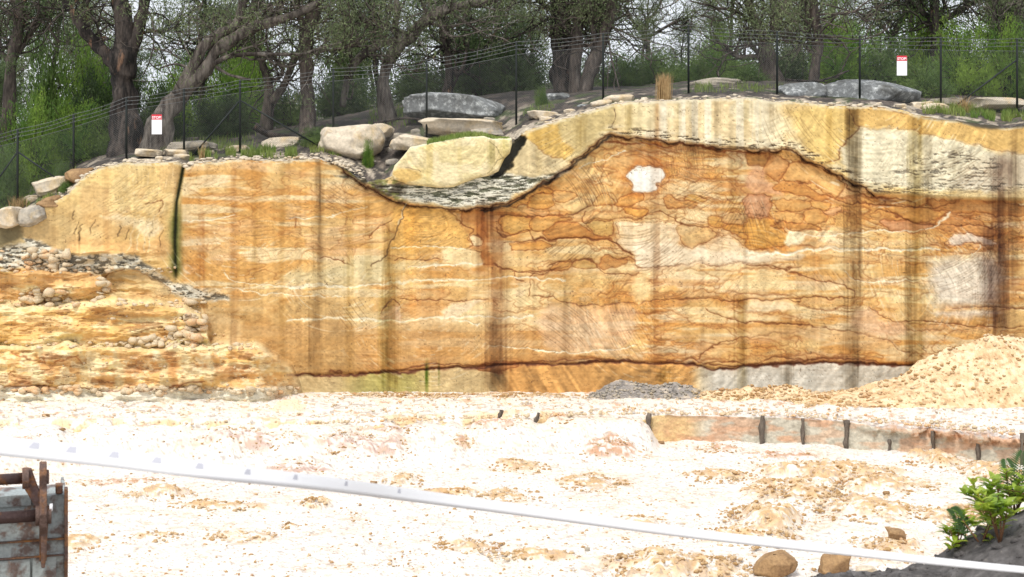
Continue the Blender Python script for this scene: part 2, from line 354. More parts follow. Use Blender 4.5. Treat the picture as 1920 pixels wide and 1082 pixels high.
def build_cliff():
    cin = np.arange(-20, 1941, 1.35); cl = np.concatenate([np.arange(-500, -20, 6.), cin, np.arange(1946, 2500, 6.)])
    R = 440; v = np.linspace(0, 1, R)[:, None]; rim = rimrow(cl)[None]
    PX = np.broadcast_to(cl[None], (R, len(cl))).copy(); PY = rim + (790 - rim) * v
    Yd, rough = cliffY(PX, PY)
    p = Paint(PX, PY, (212, 160, 98)); X, Yp = p.X, p.Y
    one = np.ones(PX.shape, np.float32)
    n1 = fbm(X / 150, Yp / 38, 4, 51); n2 = fbm(X / 90, Yp / 30, 4, 55); n3 = fbm(X / 120, Yp / 22, 4, 59)
    p.blend(sst(.50, .62, n1) * .6, (226, 188, 134)); p.blend(sst(.52, .64, n2) * .5, (196, 132, 70)); p.blend(sst(.57, .70, n3) * .3, (216, 168, 134))
    p.blend(sst(.53, .66, fbm(X / 150, Yp / 16, 4, 63)) * .7, (240, 218, 180)); p.blend(sst(.55, .66, fbm(X / 70, Yp / 24, 4, 65)) * .35, (232, 200, 168)); p.blend(sst(.52, .64, fbm(X / 100, Yp / 60, 4, 67)) * .4, (234, 204, 150))
    jr = np.interp(X[0], [q[0] for q in JOINT], [q[1] for q in JOINT])[None]
    body = sst(-3, 4, Yp - jr) * sst(345, 360, X)
    # traced beds and lobes of the main face
    def gold(f, pts, c=(206, 148, 78), a=.7, e=1.4, soft=4, rim=.45): p.fill(f(pts), c, a, soft, e, rim=rim)
    p.lie(body * sst(900, 940, X) * .75, 120, 30, 71, (.42, .50, .58), st=.5)
    p.lie(body * sst(900, 870, X) * .6, 90, 34, 75, (.44, .56), st=.45)
    p.lie(body * sst(1080, 1120, X) * sst(500, 470, Yp), 64, 24, 79, (.42, .56), st=.35)
    gold(Cc, [(60, 540), (170, 470), (250, 430), (350, 440), (360, 470), (250, 490), (180, 545), (90, 570)], (222, 160, 84))
    gold(Cc, [(170, 550), (240, 490), (350, 475), (370, 540), (350, 580), (240, 590)], (214, 156, 84))
    gold(Cc, [(370, 460), (440, 445), (520, 450), (550, 490), (520, 530), (430, 540), (380, 510)], (214, 164, 106))
    gold(Cc, [(655, 540), (690, 490), (730, 475), (790, 510), (800, 545), (730, 558)], (214, 164, 100))
    gold(Cc, [(800, 550), (900, 480), (990, 465), (1025, 500), (1010, 540), (900, 565)], (222, 160, 88))
    gold(Cc, [(0, 640), (120, 640), (230, 650), (225, 720), (190, 760), (90, 772), (0, 750)], (220, 168, 92))
    gold(Cc, [(230, 650), (400, 640), (500, 650), (400, 680), (360, 740), (280, 755), (225, 735)], (220, 166, 96))
    gold(Cc, [(290, 770), (380, 690), (470, 672), (560, 680), (620, 730), (700, 780), (800, 800), (600, 790), (400, 798)], (196, 136, 74), .8)
    gold(Cc, [(620, 680), (700, 655), (800, 670), (810, 740), (770, 775), (690, 770), (640, 730)], (208, 170, 104))
    gold(Cc, [(880, 575), (1050, 580), (1060, 610), (980, 640), (900, 620)], (224, 164, 84))
    gold(Cc, [(1170, 520), (1230, 490), (1290, 520), (1410, 540), (1400, 575), (1250, 575), (1190, 560)], (204, 146, 84))
    gold(Cc, [(1320, 510), (1390, 490), (1480, 520), (1440, 545), (1370, 540)], (212, 164, 90))
    gold(Cc, [(1500, 640), (1580, 630), (1620, 680), (1560, 725), (1500, 700)], (216, 160, 84))
    gold(Cc, [(1590, 650), (1700, 610), (1900, 640), (1910, 690), (1750, 715), (1640, 690)], (214, 172, 120))
    gold(Cc, [(740, 930), (830, 935), (890, 950), (880, 975), (740, 1010), (710, 990)], (192, 132, 74))
    gold(Cc, [(530, 960), (600, 935), (680, 950), (700, 1000), (620, 1020), (520, 1000)], (206, 166, 104))
    gold(Cc, [(350, 1020), (420, 970), (500, 960), (500, 1020), (420, 1040)], (204, 150, 84))
    gold(Cc, [(60, 830), (190, 820), (340, 830), (350, 870), (200, 880), (100, 885)], (216, 154, 80), .7, 1.1)
    p.fill(Cc([(830, 700), (900, 680), (1000, 690), (1150, 680), (1280, 690), (1420, 715), (1290, 790), (1320, 850), (1450, 855), (1550, 790), (1680, 800), (1780, 870), (1915, 885), (1915, 965), (1700, 965), (1500, 985), (1400, 965), (1200, 1000), (980, 1000), (960, 930), (840, 830), (870, 770)]), (238, 218, 192), .85, 9, .7, mod=.55 + .6 * fbm(X / 40, Yp / 30, 3, 66))
    gold(Cc, [(1270, 700), (1420, 690), (1540, 750), (1540, 790), (1430, 850), (1330, 850), (1280, 770)], (218, 182, 130), .7, 1)
    gold(Cc, [(1600, 700), (1750, 700), (1915, 720), (1915, 875), (1800, 860), (1730, 800), (1650, 760)], (204, 146, 74), .8, 1.3)
    gold(E, [(0, 800), (150, 830), (250, 900), (300, 960), (250, 1020), (120, 1040), (0, 1030)], (210, 152, 78), .8, 1.2)
    p.fill(E([(290, 910), (350, 900), (385, 960), (360, 1000), (280, 1005), (250, 970)]), (240, 224, 190), .9, 3, 0)
    gold(Cc, [(150, 235), (330, 380), (560, 440), (650, 540), (600, 480), (880, 470), (860, 330), (760, 260), (600, 280)], (204, 148, 92), .0, 0)
    # window of bare white stone with iron rim
    wpoly = Cc([(900, 330), (960, 275), (1060, 268), (1160, 288), (1165, 350), (1125, 385), (1130, 435), (1070, 462), (960, 455), (945, 400), (905, 365)])
    Dw = p.dist(p.smooth(wpoly, True), 40, True); p.mul(np.exp(-Dw / 14) * .55, (.82, .6, .38))
    p.fill(wpoly, (240, 234, 228), 1, 3, .9)
    gold(E, [(0, 375), (90, 370), (170, 395), (165, 450), (100, 475), (40, 480), (0, 465)], (186, 126, 66), .8, 1.8)
    gold(E, [(160, 395), (230, 400), (285, 450), (260, 510), (215, 580), (140, 530), (100, 520)], (206, 148, 94), .8, 1.8)
    gold(E, [(160, 390), (240, 360), (330, 385), (385, 435), (330, 445), (280, 420)], (226, 172, 104), .8, 1.4)
    gold(E, [(290, 455), (390, 445), (520, 500), (640, 560), (660, 620), (600, 690), (520, 640), (440, 590), (260, 580)], (222, 172, 112), .8, 1.3)
    p.fill(E([(30, 490), (120, 500), (130, 560), (200, 620), (250, 680), (60, 660), (0, 600)]), (214, 160, 126), .7, 6, 0)
    gold(E, [(215, 585), (400, 590), (470, 640), (560, 690), (500, 705), (300, 650), (180, 640)], (204, 142, 80), .8, 1.3)
    gold(E, [(0, 665), (150, 700), (160, 790), (130, 830), (0, 800)], (202, 146, 114), .8, 1.3)
    gold(E, [(160, 720), (300, 700), (430, 720), (420, 770), (250, 770)], (214, 160, 96), .7, 1.1)
    gold(E, [(430, 710), (530, 720), (570, 750), (520, 780), (450, 760)], (220, 166, 96), .7, 1.1)
    gold(E, [(380, 790), (460, 770), (540, 800), (540, 850), (460, 875), (390, 840)], (218, 162, 98), .7, 1.1)
    gold(E, [(160, 780), (260, 775), (380, 800), (370, 860), (200, 850)], (222, 172, 110), .7, 1.1)
    gold(E, [(530, 780), (600, 750), (640, 780), (590, 810), (545, 805)], (224, 176, 136), .7, 1.0)
    gold(E, [(160, 880), (300, 905), (400, 900), (500, 910), (430, 870), (250, 860)], (198, 138, 74), .7, 1.3)
    gold(E, [(905, 850), (940, 835), (1100, 850), (1260, 870), (1200, 910), (1100, 925), (1000, 915), (930, 885)], (204, 148, 112), .8, 1.5)
    gold(E, [(850, 640), (950, 625), (1110, 660), (1130, 640), (1230, 690), (1160, 740), (1000, 720), (900, 690)], (222, 176, 114), .8, 1.5)
    gold(E, [(900, 720), (1000, 740), (1150, 750), (1340, 780), (1330, 820), (1150, 860), (1040, 830), (960, 770)], (206, 156, 92), .6, 1.3)
    gold(E, [(1230, 700), (1380, 710), (1480, 680), (1500, 695), (1600, 700), (1875, 740), (1875, 820), (1640, 800), (1480, 790), (1340, 780), (1250, 745)], (200, 140, 84), .8, 1.4)
    gold(E, [(1370, 790), (1480, 830), (1600, 860), (1700, 900), (1640, 940), (1450, 930), (1300, 900), (1260, 870)], (204, 146, 96), .6, 1.2)
    p.fill(E([(1370, 960), (1480, 930), (1600, 950), (1700, 990), (1650, 1010), (1500, 1000), (1400, 1010)]), (222, 205, 198), .8, 5, 1)
    for f, pts in [(Cc, [(0, 815), (330, 800), (520, 790), (700, 800), (830, 825), (880, 870), (940, 915)]), (Cc, [(0, 1010), (80, 1030), (200, 1025), (350, 1030), (480, 1000)]),
                   (Cc, [(0, 635), (200, 640), (420, 630), (520, 610), (640, 560)]), (Cc, [(590, 610), (610, 680), (780, 665), (950, 660), (1060, 620), (1150, 610), (1220, 640), (1290, 690), (1500, 715)]),
                   (E, [(395, 445), (450, 455), (530, 485), (620, 535), (700, 565), (790, 605), (850, 650), (895, 690), (940, 700), (935, 720), (890, 725)]),
                   (E, [(640, 565), (690, 610), (760, 660), (890, 690)]), (E, [(560, 690), (700, 720), (900, 725), (1000, 745), (1150, 745), (1230, 755), (1330, 745), (1440, 700)]),
                   (E, [(780, 600), (900, 640)]), (E, [(940, 705), (1040, 700), (1130, 710), (1120, 740)]), (E, [(870, 770), (1000, 800), (1030, 820), (1150, 865), (1290, 865), (1500, 870), (1700, 880)]),
                   (Dc, [(0, 40), (200, 20), (500, 40), (560, 90), (620, 130)]), (Dc, [(90, 205), (150, 175), (240, 180), (330, 150), (400, 170), (415, 215), (480, 240), (560, 235), (620, 250), (660, 230)]),
                   (Dc, [(560, 150), (640, 150), (665, 200), (850, 205), (1000, 180), (1060, 165), (1105, 195), (1300, 180), (1400, 185), (1550, 220), (1690, 210)]),
                   (Dc, [(0, 390), (120, 400), (220, 435), (400, 448), (560, 440), (720, 430), (900, 405), (1100, 405), (1300, 415), (1500, 410), (1690, 425)]),
                   (Dc, [(1050, 780), (1120, 710), (1250, 670), (1400, 640), (1690, 625)]), (Dc, [(1100, 480), (1250, 540), (1400, 560), (1690, 575)]),
                   (Fq, [(0, 190), (150, 200), (250, 230), (400, 270), (520, 300), (660, 340), (680, 400), (560, 405), (400, 400), (200, 410), (0, 415)]),
                   (Fq, [(0, 550), (180, 560), (400, 580), (560, 600), (700, 620), (820, 650), (890, 660), (960, 720), (1040, 750)]),
                   (Fq, [(780, 465), (880, 520), (950, 550), (1100, 555), (1300, 570), (1500, 580), (1758, 590)]), (Fq, [(1300, 470), (1450, 460), (1758, 470)]),
                   (B, [(600, 0), (780, 15), (870, 55), (925, 110), (1000, 155), (960, 190), (985, 225), (940, 250), (1040, 260), (1030, 320), (1090, 330), (1200, 360), (1380, 375), (1440, 345)]),
                   (B, [(985, 200), (1020, 180), (1050, 205)]), (B, [(560, 300), (700, 305), (830, 300), (840, 320)]),
                   (B, [(780, 15), (840, 80), (850, 120), (800, 180), (700, 210)]), (B, [(925, 110), (930, 40), (960, 20), (1050, 25)]), (B, [(1050, 25), (1030, 110), (1060, 180)]),
                   (B, [(440, 190), (470, 150), (540, 100), (600, 70)]), (B, [(170, 290), (260, 300), (350, 340)]), (B, [(0, 90), (40, 85), (45, 130)]),
                   (B, [(1110, 130), (1120, 170), (1200, 180), (1290, 150), (1310, 200), (1480, 195)]), (B, [(600, 560), (550, 520), (500, 590)]),
                   (B, [(1200, 370), (1205, 410), (1250, 420)]), (B, [(1305, 370), (1290, 430), (1290, 500)]), (B, [(600, 520), (760, 520), (900, 525), (1060, 520)])]:
        p.line(f(pts), 1.35)
    # left half beds
    p.fill(B([(300, 330), (400, 280), (500, 270), (520, 330), (500, 430), (300, 440), (0, 430), (0, 370), (200, 360)]), (216, 198, 158), .7, 8, 0)
    p.fill(B([(150, 500), (350, 490), (430, 540), (480, 620), (460, 640), (350, 600), (140, 610), (0, 590), (0, 540)]), (222, 190, 140), .6, 8, 0)
    p.fill(B([(560, 40), (620, 10), (760, 20), (880, 60), (920, 120), (960, 180), (940, 250), (700, 260), (560, 260), (580, 150)]), (226, 172, 96), .75, 6, 0)
    p.arcs(*B([(730, 120)])[0], 5, 62, -180, 180, .16, 2.6, 0, 1.5)
    p.fill(B([(830, 250), (960, 245), (1030, 270), (1030, 325), (960, 345), (840, 330), (700, 350), (600, 350), (560, 330), (700, 305), (820, 320)]), (238, 214, 170), .75, 5, 0)
    p.fill(B([(975, 185), (1040, 190), (1040, 220), (990, 220)]), (242, 220, 180), .9, 3, 1.2)
    p.fill(B([(600, 570), (700, 530), (860, 540), (820, 600), (700, 610)]), (206, 142, 82), .6, 5, 0)
    p.fill(B([(820, 570), (900, 535), (1050, 525), (960, 570), (890, 610), (820, 600)]), (240, 214, 182), .8, 4, 0)
    p.fill(B([(500, 600), (560, 540), (610, 600), (600, 640), (500, 640)]), (200, 160, 140), .6, 5, 0)
    p.fill(B([(0, 660), (470, 650), (1040, 650), (1480, 720), (1480, 860), (1000, 850), (500, 900), (0, 900), (-200, 800)]), (194, 144, 92), .6, 14, 0)
    p.fill(G([(1150, 500), (1500, 530), (1822, 560), (1900, 900), (1560, 900), (1380, 760), (1150, 740)]), (184, 144, 94), .6, 12, 0)
    p.fill(B([(930, 40), (1040, 30), (1070, 180), (1090, 330), (1040, 320), (1040, 200), (990, 120), (930, 100)]), (186, 120, 66), .7, 5, 0)
    p.fill(Dc([(80, 450), (400, 455), (640, 470), (620, 640), (550, 720), (300, 745), (120, 730), (40, 600)]), (222, 180, 148), .6, 10, 0)
    p.fill(Dc([(660, 60), (720, 40), (900, 60), (1200, 110), (1500, 120), (1690, 110), (1690, 160), (1300, 185), (1100, 190), (900, 200), (700, 210), (640, 120)]), (236, 216, 192), .6, 6, 0)
    p.fill(Dc([(640, 270), (720, 250), (730, 400), (640, 410)]), (240, 212, 160), .7, 10, 0)
    p.fill(Fq([(1180, 180), (1400, 150), (1560, 160), (1620, 230), (1600, 330), (1560, 430), (1300, 450), (1200, 430), (1170, 300)]), (216, 204, 194), .85, 16, 0)
    p.fill(Fq([(1200, 490), (1400, 480), (1600, 500), (1400, 530), (1220, 520)]), (226, 210, 196), .7, 6, 0)
    p.fill(Fq([(680, 480), (780, 470), (880, 550), (1000, 570), (980, 640), (700, 610)]), (222, 176, 142), .7, 10, 0)
    p.fill(Fq([(0, 430), (100, 420), (230, 420), (300, 450), (250, 470), (0, 480)]), (234, 212, 178), .7, 8, 0)
    p.fill(Fq([(700, 620), (880, 660), (970, 730), (900, 760), (600, 700), (300, 650), (0, 640), (0, 600), (400, 590)]), (222, 184, 138), .6, 8, 0)
    # light seams
    for f, pts, wd in [(B, [(0, 455), (150, 440), (300, 445), (420, 440), (560, 430), (800, 415), (1100, 405), (1480, 405)], 1.8), (B, [(0, 625), (250, 620), (420, 625), (600, 632), (800, 610), (1100, 615), (1300, 610)], 2.0),
                       (B, [(0, 85), (200, 75), (300, 55), (420, 25)], 1), (B, [(650, 350), (760, 335), (900, 335), (1030, 320)], 2), (B, [(560, 245), (760, 240), (940, 245)], 1.5),
                       (B, [(900, 620), (1000, 655), (1030, 650)], 1.5), (B, [(1060, 765), (1250, 775), (1480, 800)], 1.1), (G, [(520, 60), (720, 68), (850, 88), (1000, 105), (1150, 85), (1250, 60)], 1.6),
                       (G, [(1200, 380), (1300, 430), (1450, 445), (1600, 455), (1822, 440)], 1.6), (G, [(1180, 450), (1350, 480), (1500, 490), (1822, 500)], 1), (Dc, [(0, 730), (200, 745), (420, 735), (560, 720), (640, 690)], 1.2),
                       (E, [(380, 930), (500, 945), (700, 925), (900, 915), (1000, 920), (1200, 905), (1290, 860), (1380, 790)], 1.5), (E, [(0, 1060), (200, 1070), (400, 1045), (600, 1040), (760, 1035), (1060, 1040), (1300, 1040)], 2),
                       (Fq, [(0, 140), (200, 125), (400, 100), (560, 80), (860, 90), (1150, 95)], 1.8), (Fq, [(620, 230), (720, 290), (900, 295), (1080, 285), (1250, 240), (1400, 150), (1480, 70)], 1.0),
                       (E, [(900, 365), (1060, 375), (1220, 400), (1400, 395)], 1.1), (E, [(830, 580), (1000, 610), (1200, 618), (1400, 620), (1600, 600), (1700, 540), (1750, 440)], 1.1),
                       (Cc, [(560, 290), (680, 240), (780, 200), (900, 170)], 1.1)]:
        p.line(f(pts), wd, (246, 234, 210), .85, 0)
    # ---- cream beds above the joint
    cr = sst(3, -4, Yp - jr) * sst(600, 640, X)
    p.blend(cr, (224, 190, 138)); p.blend(cr * sst(.5, .65, fbm(X / 50, Yp / 50, 3, 81)) * .6, (238, 220, 182))
    p.blend(cr * sst(1480, 1560, X) * .5, (222, 190, 128)); p.blend(cr * sst(1150, 1230, X) * sst(1500, 1400, X) * (.35 + .5 * sst(.4, .6, fbm(X / 12, Yp / 200, 3, 82))), (238, 224, 202))
    p.fill(E([(280, 90), (560, 70), (720, 90), (750, 205), (665, 305), (620, 410), (510, 466), (450, 430), (370, 300), (320, 190)]), (222, 184, 114), .8, 12, 0)
    p.fill(E([(680, 60), (900, 80), (1130, 120), (1300, 135), (1500, 180), (1700, 200), (1960, 200), (2600, 200), (2600, 420), (1960, 380), (1875, 388), (1820, 395), (1700, 372), (1560, 338), (1350, 290), (1180, 255), (1010, 215), (765, 210)]), (216, 172, 106), .9, 3, 1.1)
    p.fill(E([(770, 214), (1010, 218), (1190, 265), (1380, 295), (1580, 345), (1750, 390), (2600, 400), (2600, 640), (1740, 620), (1600, 640), (1300, 630), (1100, 622), (900, 600), (760, 590), (690, 520), (640, 440), (665, 310), (740, 240)]), (220, 208, 184), .9, 6, 0)
    p.fill(E([(1560, 480), (1760, 400), (2600, 420), (2600, 640), (1500, 640)]), (196, 174, 152), .6, 20, 0)
    p.line(E([(770, 210), (740, 245), (665, 308), (625, 410), (570, 445), (510, 468)]), 1.4)
    p.line(Cc([(190, 90), (240, 125), (330, 188), (400, 205), (465, 225)]), 1.2)
    p.fill(Cc([(180, 88), (250, 20), (400, -60), (440, 0), (440, 90), (520, 160), (465, 224), (400, 205), (330, 186), (240, 123)]), (208, 166, 92), .85, 3, 0)
    p.fill(Cc([(440, -60), (820, -160), (820, 0), (760, 30), (600, 160), (510, 240), (465, 224), (520, 150), (450, 80)]), (196, 174, 126), .8, 4, 0)
    p.fill(Cc([(140, 120), (190, 92), (330, 190), (460, 228), (480, 275), (330, 350), (100, 390), (-60, 420), (-40, 300)]), (206, 184, 146), .9, 3, 0)
    p.fill(Cc([(820, -170), (1100, -200), (1120, 0), (1050, 30), (900, 20), (830, -10)]), (226, 204, 158), .7, 6, 0)
    p.line(Cc([(800, -130), (820, -60), (800, 0), (830, 20)]), 1, (80, 60, 45))
    clay = p.fill(A([(250, 570), (460, 580), (690, 640), (1000, 640), (1120, 650), (1250, 580), (1430, 560), (1700, 590), (1900, 530), (1960, 500), (1900, 570), (1700, 640), (1560, 700), (1500, 765), (1300, 790), (1150, 805), (980, 780), (800, 748), (600, 690), (420, 600)]), (222, 218, 208), .85, 4, 0)
    p.crackle(clay * .8, .38, 13, 2.4, (86, 82, 74))
    p.crackle(clay * sst(1960, 1800, (X - 560) * 3.84), .3, 30, 6, (60, 62, 44), la=0)
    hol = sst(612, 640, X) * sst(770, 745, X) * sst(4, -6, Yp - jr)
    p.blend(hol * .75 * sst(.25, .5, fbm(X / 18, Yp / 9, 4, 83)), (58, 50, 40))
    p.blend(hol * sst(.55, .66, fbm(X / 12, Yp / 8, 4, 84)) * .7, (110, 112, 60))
    rd = sst(1105, 1150, X) * sst(-26, -14, Yp - jr) * sst(2, -6, Yp - jr) * sst(1960, 1600, X)
    p.crackle(rd, .22, 18, 2.2, (96, 80, 66), (228, 212, 186), .5)
    blk = p.fill(E([(800, 565), (950, 590), (1200, 580), (1400, 560), (1600, 560), (1875, 600), (2300, 620), (2300, 680), (1700, 640), (1400, 640), (1100, 615), (900, 600)]), (222, 214, 200), .2, 10, 0)
    p.crackle(np.clip(blk * 5, 0, 1) * .75, .36, 16, 2.6, (84, 78, 70), la=.2)
    blk = p.fill(E([(1200, 380), (1500, 380), (1700, 450), (1600, 560), (1200, 560), (900, 560), (1000, 500)]), (222, 214, 200), .1, 10, 0)
    p.crackle(np.clip(blk * 10, 0, 1) * .8, .12, 16, 3.2, (110, 100, 92), la=0)
    gap = p.fill(A([(1500, 285), (1640, 290), (1600, 400), (1520, 520), (1440, 590), (1380, 590), (1450, 470), (1500, 400)]), (66, 66, 64), .95, 3, 0); p.D -= 0 * gap; p.D += .35 * gap
    # the joint itself
    Dj = p.dist(np.array([q for q in JOINT if q[0] >= 622 and q[0] < 1700]), 25)
    p.stroke(Dj, 2.0, (74, 44, 32), .9, .3)
    p.line([(900, 395), (950, 388), (985, 368), (1040, 334), (1080, 308), (1112, 283), (1145, 256)], 2.6, (54, 46, 44), .85, .1)
    p.line(Cc([(760, 102), (1000, 106), (1140, 136), (1210, 128), (1350, 118), (1500, 142), (1700, 182), (1820, 172), (1910, 192)]), 1.6, (120, 62, 34))
    p.D += .12 * np.exp(-(Dj / 3) ** 2)
    # ---- left cream cut and crack
    lf = sst(345, 335, X)
    p.blend(lf * .9, (222, 182, 122)); p.blend(lf * sst(.45, .62, fbm(X / 60, Yp / 40, 3, 91)) * .6, (236, 206, 156)); p.blend(lf * sst(410, 380, Yp) * .4, (234, 200, 140))
    p.blend(lf * sst(.5, .62, fbm(X / 50, Yp / 50, 3, 92)) * .5, (206, 164, 116))
    p.line(G([(780, 0), (870, -10), (860, 60)]), 1.1)
    p.blend(sst(350, 370, X) * sst(470, 430, X) * sst(350, 305, Yp) * .5, (236, 204, 150))
    ck = np.abs(X - ip(Yp, [(300, 346), (380, 331), (450, 328), (520, 330)])); ckm = sst(528, 505, Yp) * sst(300, 312, Yp)
    p.blend(np.exp(-(ck / (4 + 7 * sst(360, 420, Yp))) ** 2) * ckm * (.5 + .5 * sst(380, 420, Yp)), (88, 92, 44)); p.blend(np.exp(-(ck / (1.8 + 1.6 * fbm(X * 0, Yp / 12, 2, 5))) ** 2) * ckm, (32, 36, 18))
    p.fill(G([(100, 110), (330, 20), (420, 10), (350, 270), (230, 240), (130, 180)]), (196, 162, 114), .6, 8, 0); p.fill(G([(380, 190), (700, 210), (900, 200), (880, 300), (700, 280), (400, 265)]), (224, 168, 112), .55, 8, 0)
    p.fill(G([(540, 70), (850, 95), (830, 180), (760, 170), (700, 120), (640, 110)]), (246, 224, 188), .7, 6, 0)
    for x_, y_, h_ in ((143, 430, 26), (150, 436, 30), (170, 425, 22), (222, 432, 24), (236, 440, 20), (282, 430, 28), (300, 445, 30), (135, 405, 18)): p.line([(x_ + 5, y_ - h_ / 2), (x_, y_ + h_ / 2)], 1.2, (96, 76, 52), .8, .2)
    for x_ in (255, 268, 281, 290): p.line([(x_, 408), (x_ - 6, 430), (x_ - 14, 470)], 1.6, (246, 222, 182), .6, 0)
    # fault on the left half
    p.line(B([(640, 0), (600, 110), (560, 200), (520, 270), (440, 350)]), 1.6, (92, 66, 44))
    p.line(B([(640, -5), (615, 60), (590, 120)]), 1.2, (236, 220, 190), .7, 0)
    # ---- base band
    low = [(540, 706), (620, 702), (700, 700), (800, 693), (880, 688), (960, 684), (1000, 682), (1060, 683), (1150, 679), (1250, 682), (1300, 683), (1340, 693), (1400, 688), (1450, 685),
           (1550, 679), (1640, 684), (1715, 686), (1800, 690), (2500, 700)]
    lr = np.interp(X[0], [q[0] for q in low], [q[1] for q in low])[None] + 0 * X
    ul = sst(-2, 2, p.WY - lr) * sst(540, 560, X)
    p.blend(ul, (206, 178, 134)); p.blend(ul * sst(930, 960, X) * sst(1320, 1290, X), (204, 150, 92)); p.blend(ul * sst(1290, 1340, X), (202, 194, 186))
    p.blend(ul * sst(620, 700, X) * sst(830, 760, X) * .6, (166, 160, 84))
    p.hatch(ul * sst(900, 930, X) * sst(1120, 1060, X), 58, 5, .5, 90); p.hatch(ul * sst(1080, 1130, X), -52, 6, .28, 70); p.hatch(ul * sst(900, 860, X), 45, 4, .2, 60)
    p.fill(B([(1020, 870), (1100, 850), (1210, 855), (1215, 885), (1150, 905), (1060, 900)]), (176, 116, 70), .8, 3, 1.3)
    p.line(low, 3.0, (88, 48, 34), .95, .4)
    p.line([(x, y - 5 - 4 * math.sin(x / 40)) for x, y in low if 560 < x < 1720], 1.5, (104, 58, 36), .8, .3)
    p.line([(1310, 690), (1340, 678), (1380, 676), (1410, 684), (1450, 672), (1500, 674), (1560, 672)], 1.3)
    p.D += .1 * ul * 0 + .06 * np.exp(-((Yp - lr) / 3) ** 2) * sst(560, 580, X)
    # ---- broken benches at the left
    gr = sst(340, 300, X + (Yp - 470) * -1.2) * sst(462, 478, Yp) * sst(525, 508, Yp)
    gm = p.fill(G([(-1500, 240), (0, 240), (110, 190), (220, 215), (350, 275), (560, 275), (720, 290), (860, 370), (940, 430), (1190, 490), (1180, 520), (940, 500), (840, 420), (700, 360), (540, 385), (380, 370), (200, 360), (0, 352), (-1500, 350)]), (206, 190, 170), .85, 5, 0)
    p.crackle(gm, .55, 11, 4.5, (84, 76, 66), (240, 236, 228), .75)
    p.fill(G([(-300, 130), (0, 100), (100, 90), (110, 190), (0, 240), (-300, 240)]), (92, 84, 64), .8, 8, 0)
    p.fill(G([(560, 400), (700, 362), (800, 400), (900, 440), (900, 500), (720, 505), (640, 532), (575, 505)]), (206, 176, 134), .9, 4, .8)
    bm = np.clip(rough, 0, 1)
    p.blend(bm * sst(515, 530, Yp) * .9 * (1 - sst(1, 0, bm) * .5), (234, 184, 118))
    m3 = p.fill(G([(-1500, 375), (0, 378), (200, 360), (520, 388), (540, 470), (320, 520), (100, 480), (0, 540), (-1500, 540)]), (230, 178, 122), .85, 4, .6)
    n = fbm(X / 66, Yp / 24, 5, 101, .5); q = fbm(X / 52, Yp / 15, 5, 105, .5)
    bb = bm * sst(520, 540, Yp)
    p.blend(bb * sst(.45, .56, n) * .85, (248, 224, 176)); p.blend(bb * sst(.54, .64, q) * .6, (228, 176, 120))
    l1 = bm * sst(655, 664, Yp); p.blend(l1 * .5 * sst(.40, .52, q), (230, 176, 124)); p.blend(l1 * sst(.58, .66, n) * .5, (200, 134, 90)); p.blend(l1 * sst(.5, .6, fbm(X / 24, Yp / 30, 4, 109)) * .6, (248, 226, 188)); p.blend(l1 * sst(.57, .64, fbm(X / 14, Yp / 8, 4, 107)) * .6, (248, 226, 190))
    p.hatch(bm, 4, 3, .16, 30)
    p.crackle(bb * .6, .02, 34, 9, (140, 92, 60), la=0)
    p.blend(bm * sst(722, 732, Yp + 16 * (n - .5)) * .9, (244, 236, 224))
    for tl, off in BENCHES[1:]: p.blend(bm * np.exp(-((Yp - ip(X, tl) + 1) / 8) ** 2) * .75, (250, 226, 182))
    for x_, y_ in ((150, 700), (215, 690), (300, 690), (345, 700), (60, 700)): p.fill([(x_ - 5, 655), (x_ + 4, 655), (x_ + 12, y_), (x_ + 18, 725), (x_ - 2, 725), (x_ + 1, y_)], (248, 222, 176), .7, 4, 0)
    p.line(G([(0, 985), (150, 980), (330, 990), (420, 985), (620, 1000), (900, 985), (1100, 960)]), 1.5, (120, 66, 44), .7)
    for f, pts in [(G, [(60, 800), (160, 830), (240, 850), (200, 820)]), (G, [(290, 850), (400, 830), (440, 860)])]: p.line(f(pts), 2.0, (150, 92, 56), .7)
    p.fill(G([(830, 775), (900, 790), (945, 840), (940, 960), (900, 880)]), (218, 158, 104), .7, 5, 0)
    p.fill(G([(1130, 620), (1200, 600), (1290, 650), (1280, 740), (1140, 750)]), (216, 184, 140), .6, 8, 0)
    # ---- texture: saw marks, cross beds
    cut = 1 - bm
    sel = fbm(X / 140, Yp / 45, 2, 111)
    p.hatch(cut * sst(.44, .5, sel), 3, 2.6, .13, 60); p.hatch(cut * sst(.5, .42, sel), -28, 2.6, .12, 30)
    p.hatch(cut * sst(.52, .60, fbm(X / 110, Yp / 50, 2, 115)), 48, 2.8, .16, 34); p.hatch(cut * sst(.52, .58, fbm(X / 120, Yp / 40, 2, 119)), -55, 3, .13, 30)
    for a in [(1010, 262, 20, 190, 20, 110, .22, 3), (1700, 560, 30, 190, -60, 60, .16, 2.6, .3), (1640, 170, 60, 230, 20, 130, .2, 2.8, .5), (1250, 560, 30, 190, 60, 180, .18, 2.6, .25), (640, 180, 120, 300, 30, 150, .1, 2.6),
              (1260, 470, 20, 110, -170, -20, .12, 3), (1480, 400, 10, 90, 0, 170, .22, 4), (640, 480, 40, 160, 30, 150, .1, 2.5, .35), (1860, 470, 40, 260, 70, 180, .1, 2.2, .3), (1420, 160, 60, 160, 20, 120, .12, 2.5),
              (450, 400, 60, 180, 40, 150, .1, 2.5, .4), (800, 560, 60, 190, 30, 150, .1, 2.5, .3), (1210, 760, 20, 80, -170, -10, .3, 5), (180, 330, 60, 170, -40, 60, .1, 2.4, .2)]: p.arcs(*a)
    p.hatch(cr, 35, 2.6, .14, 40)
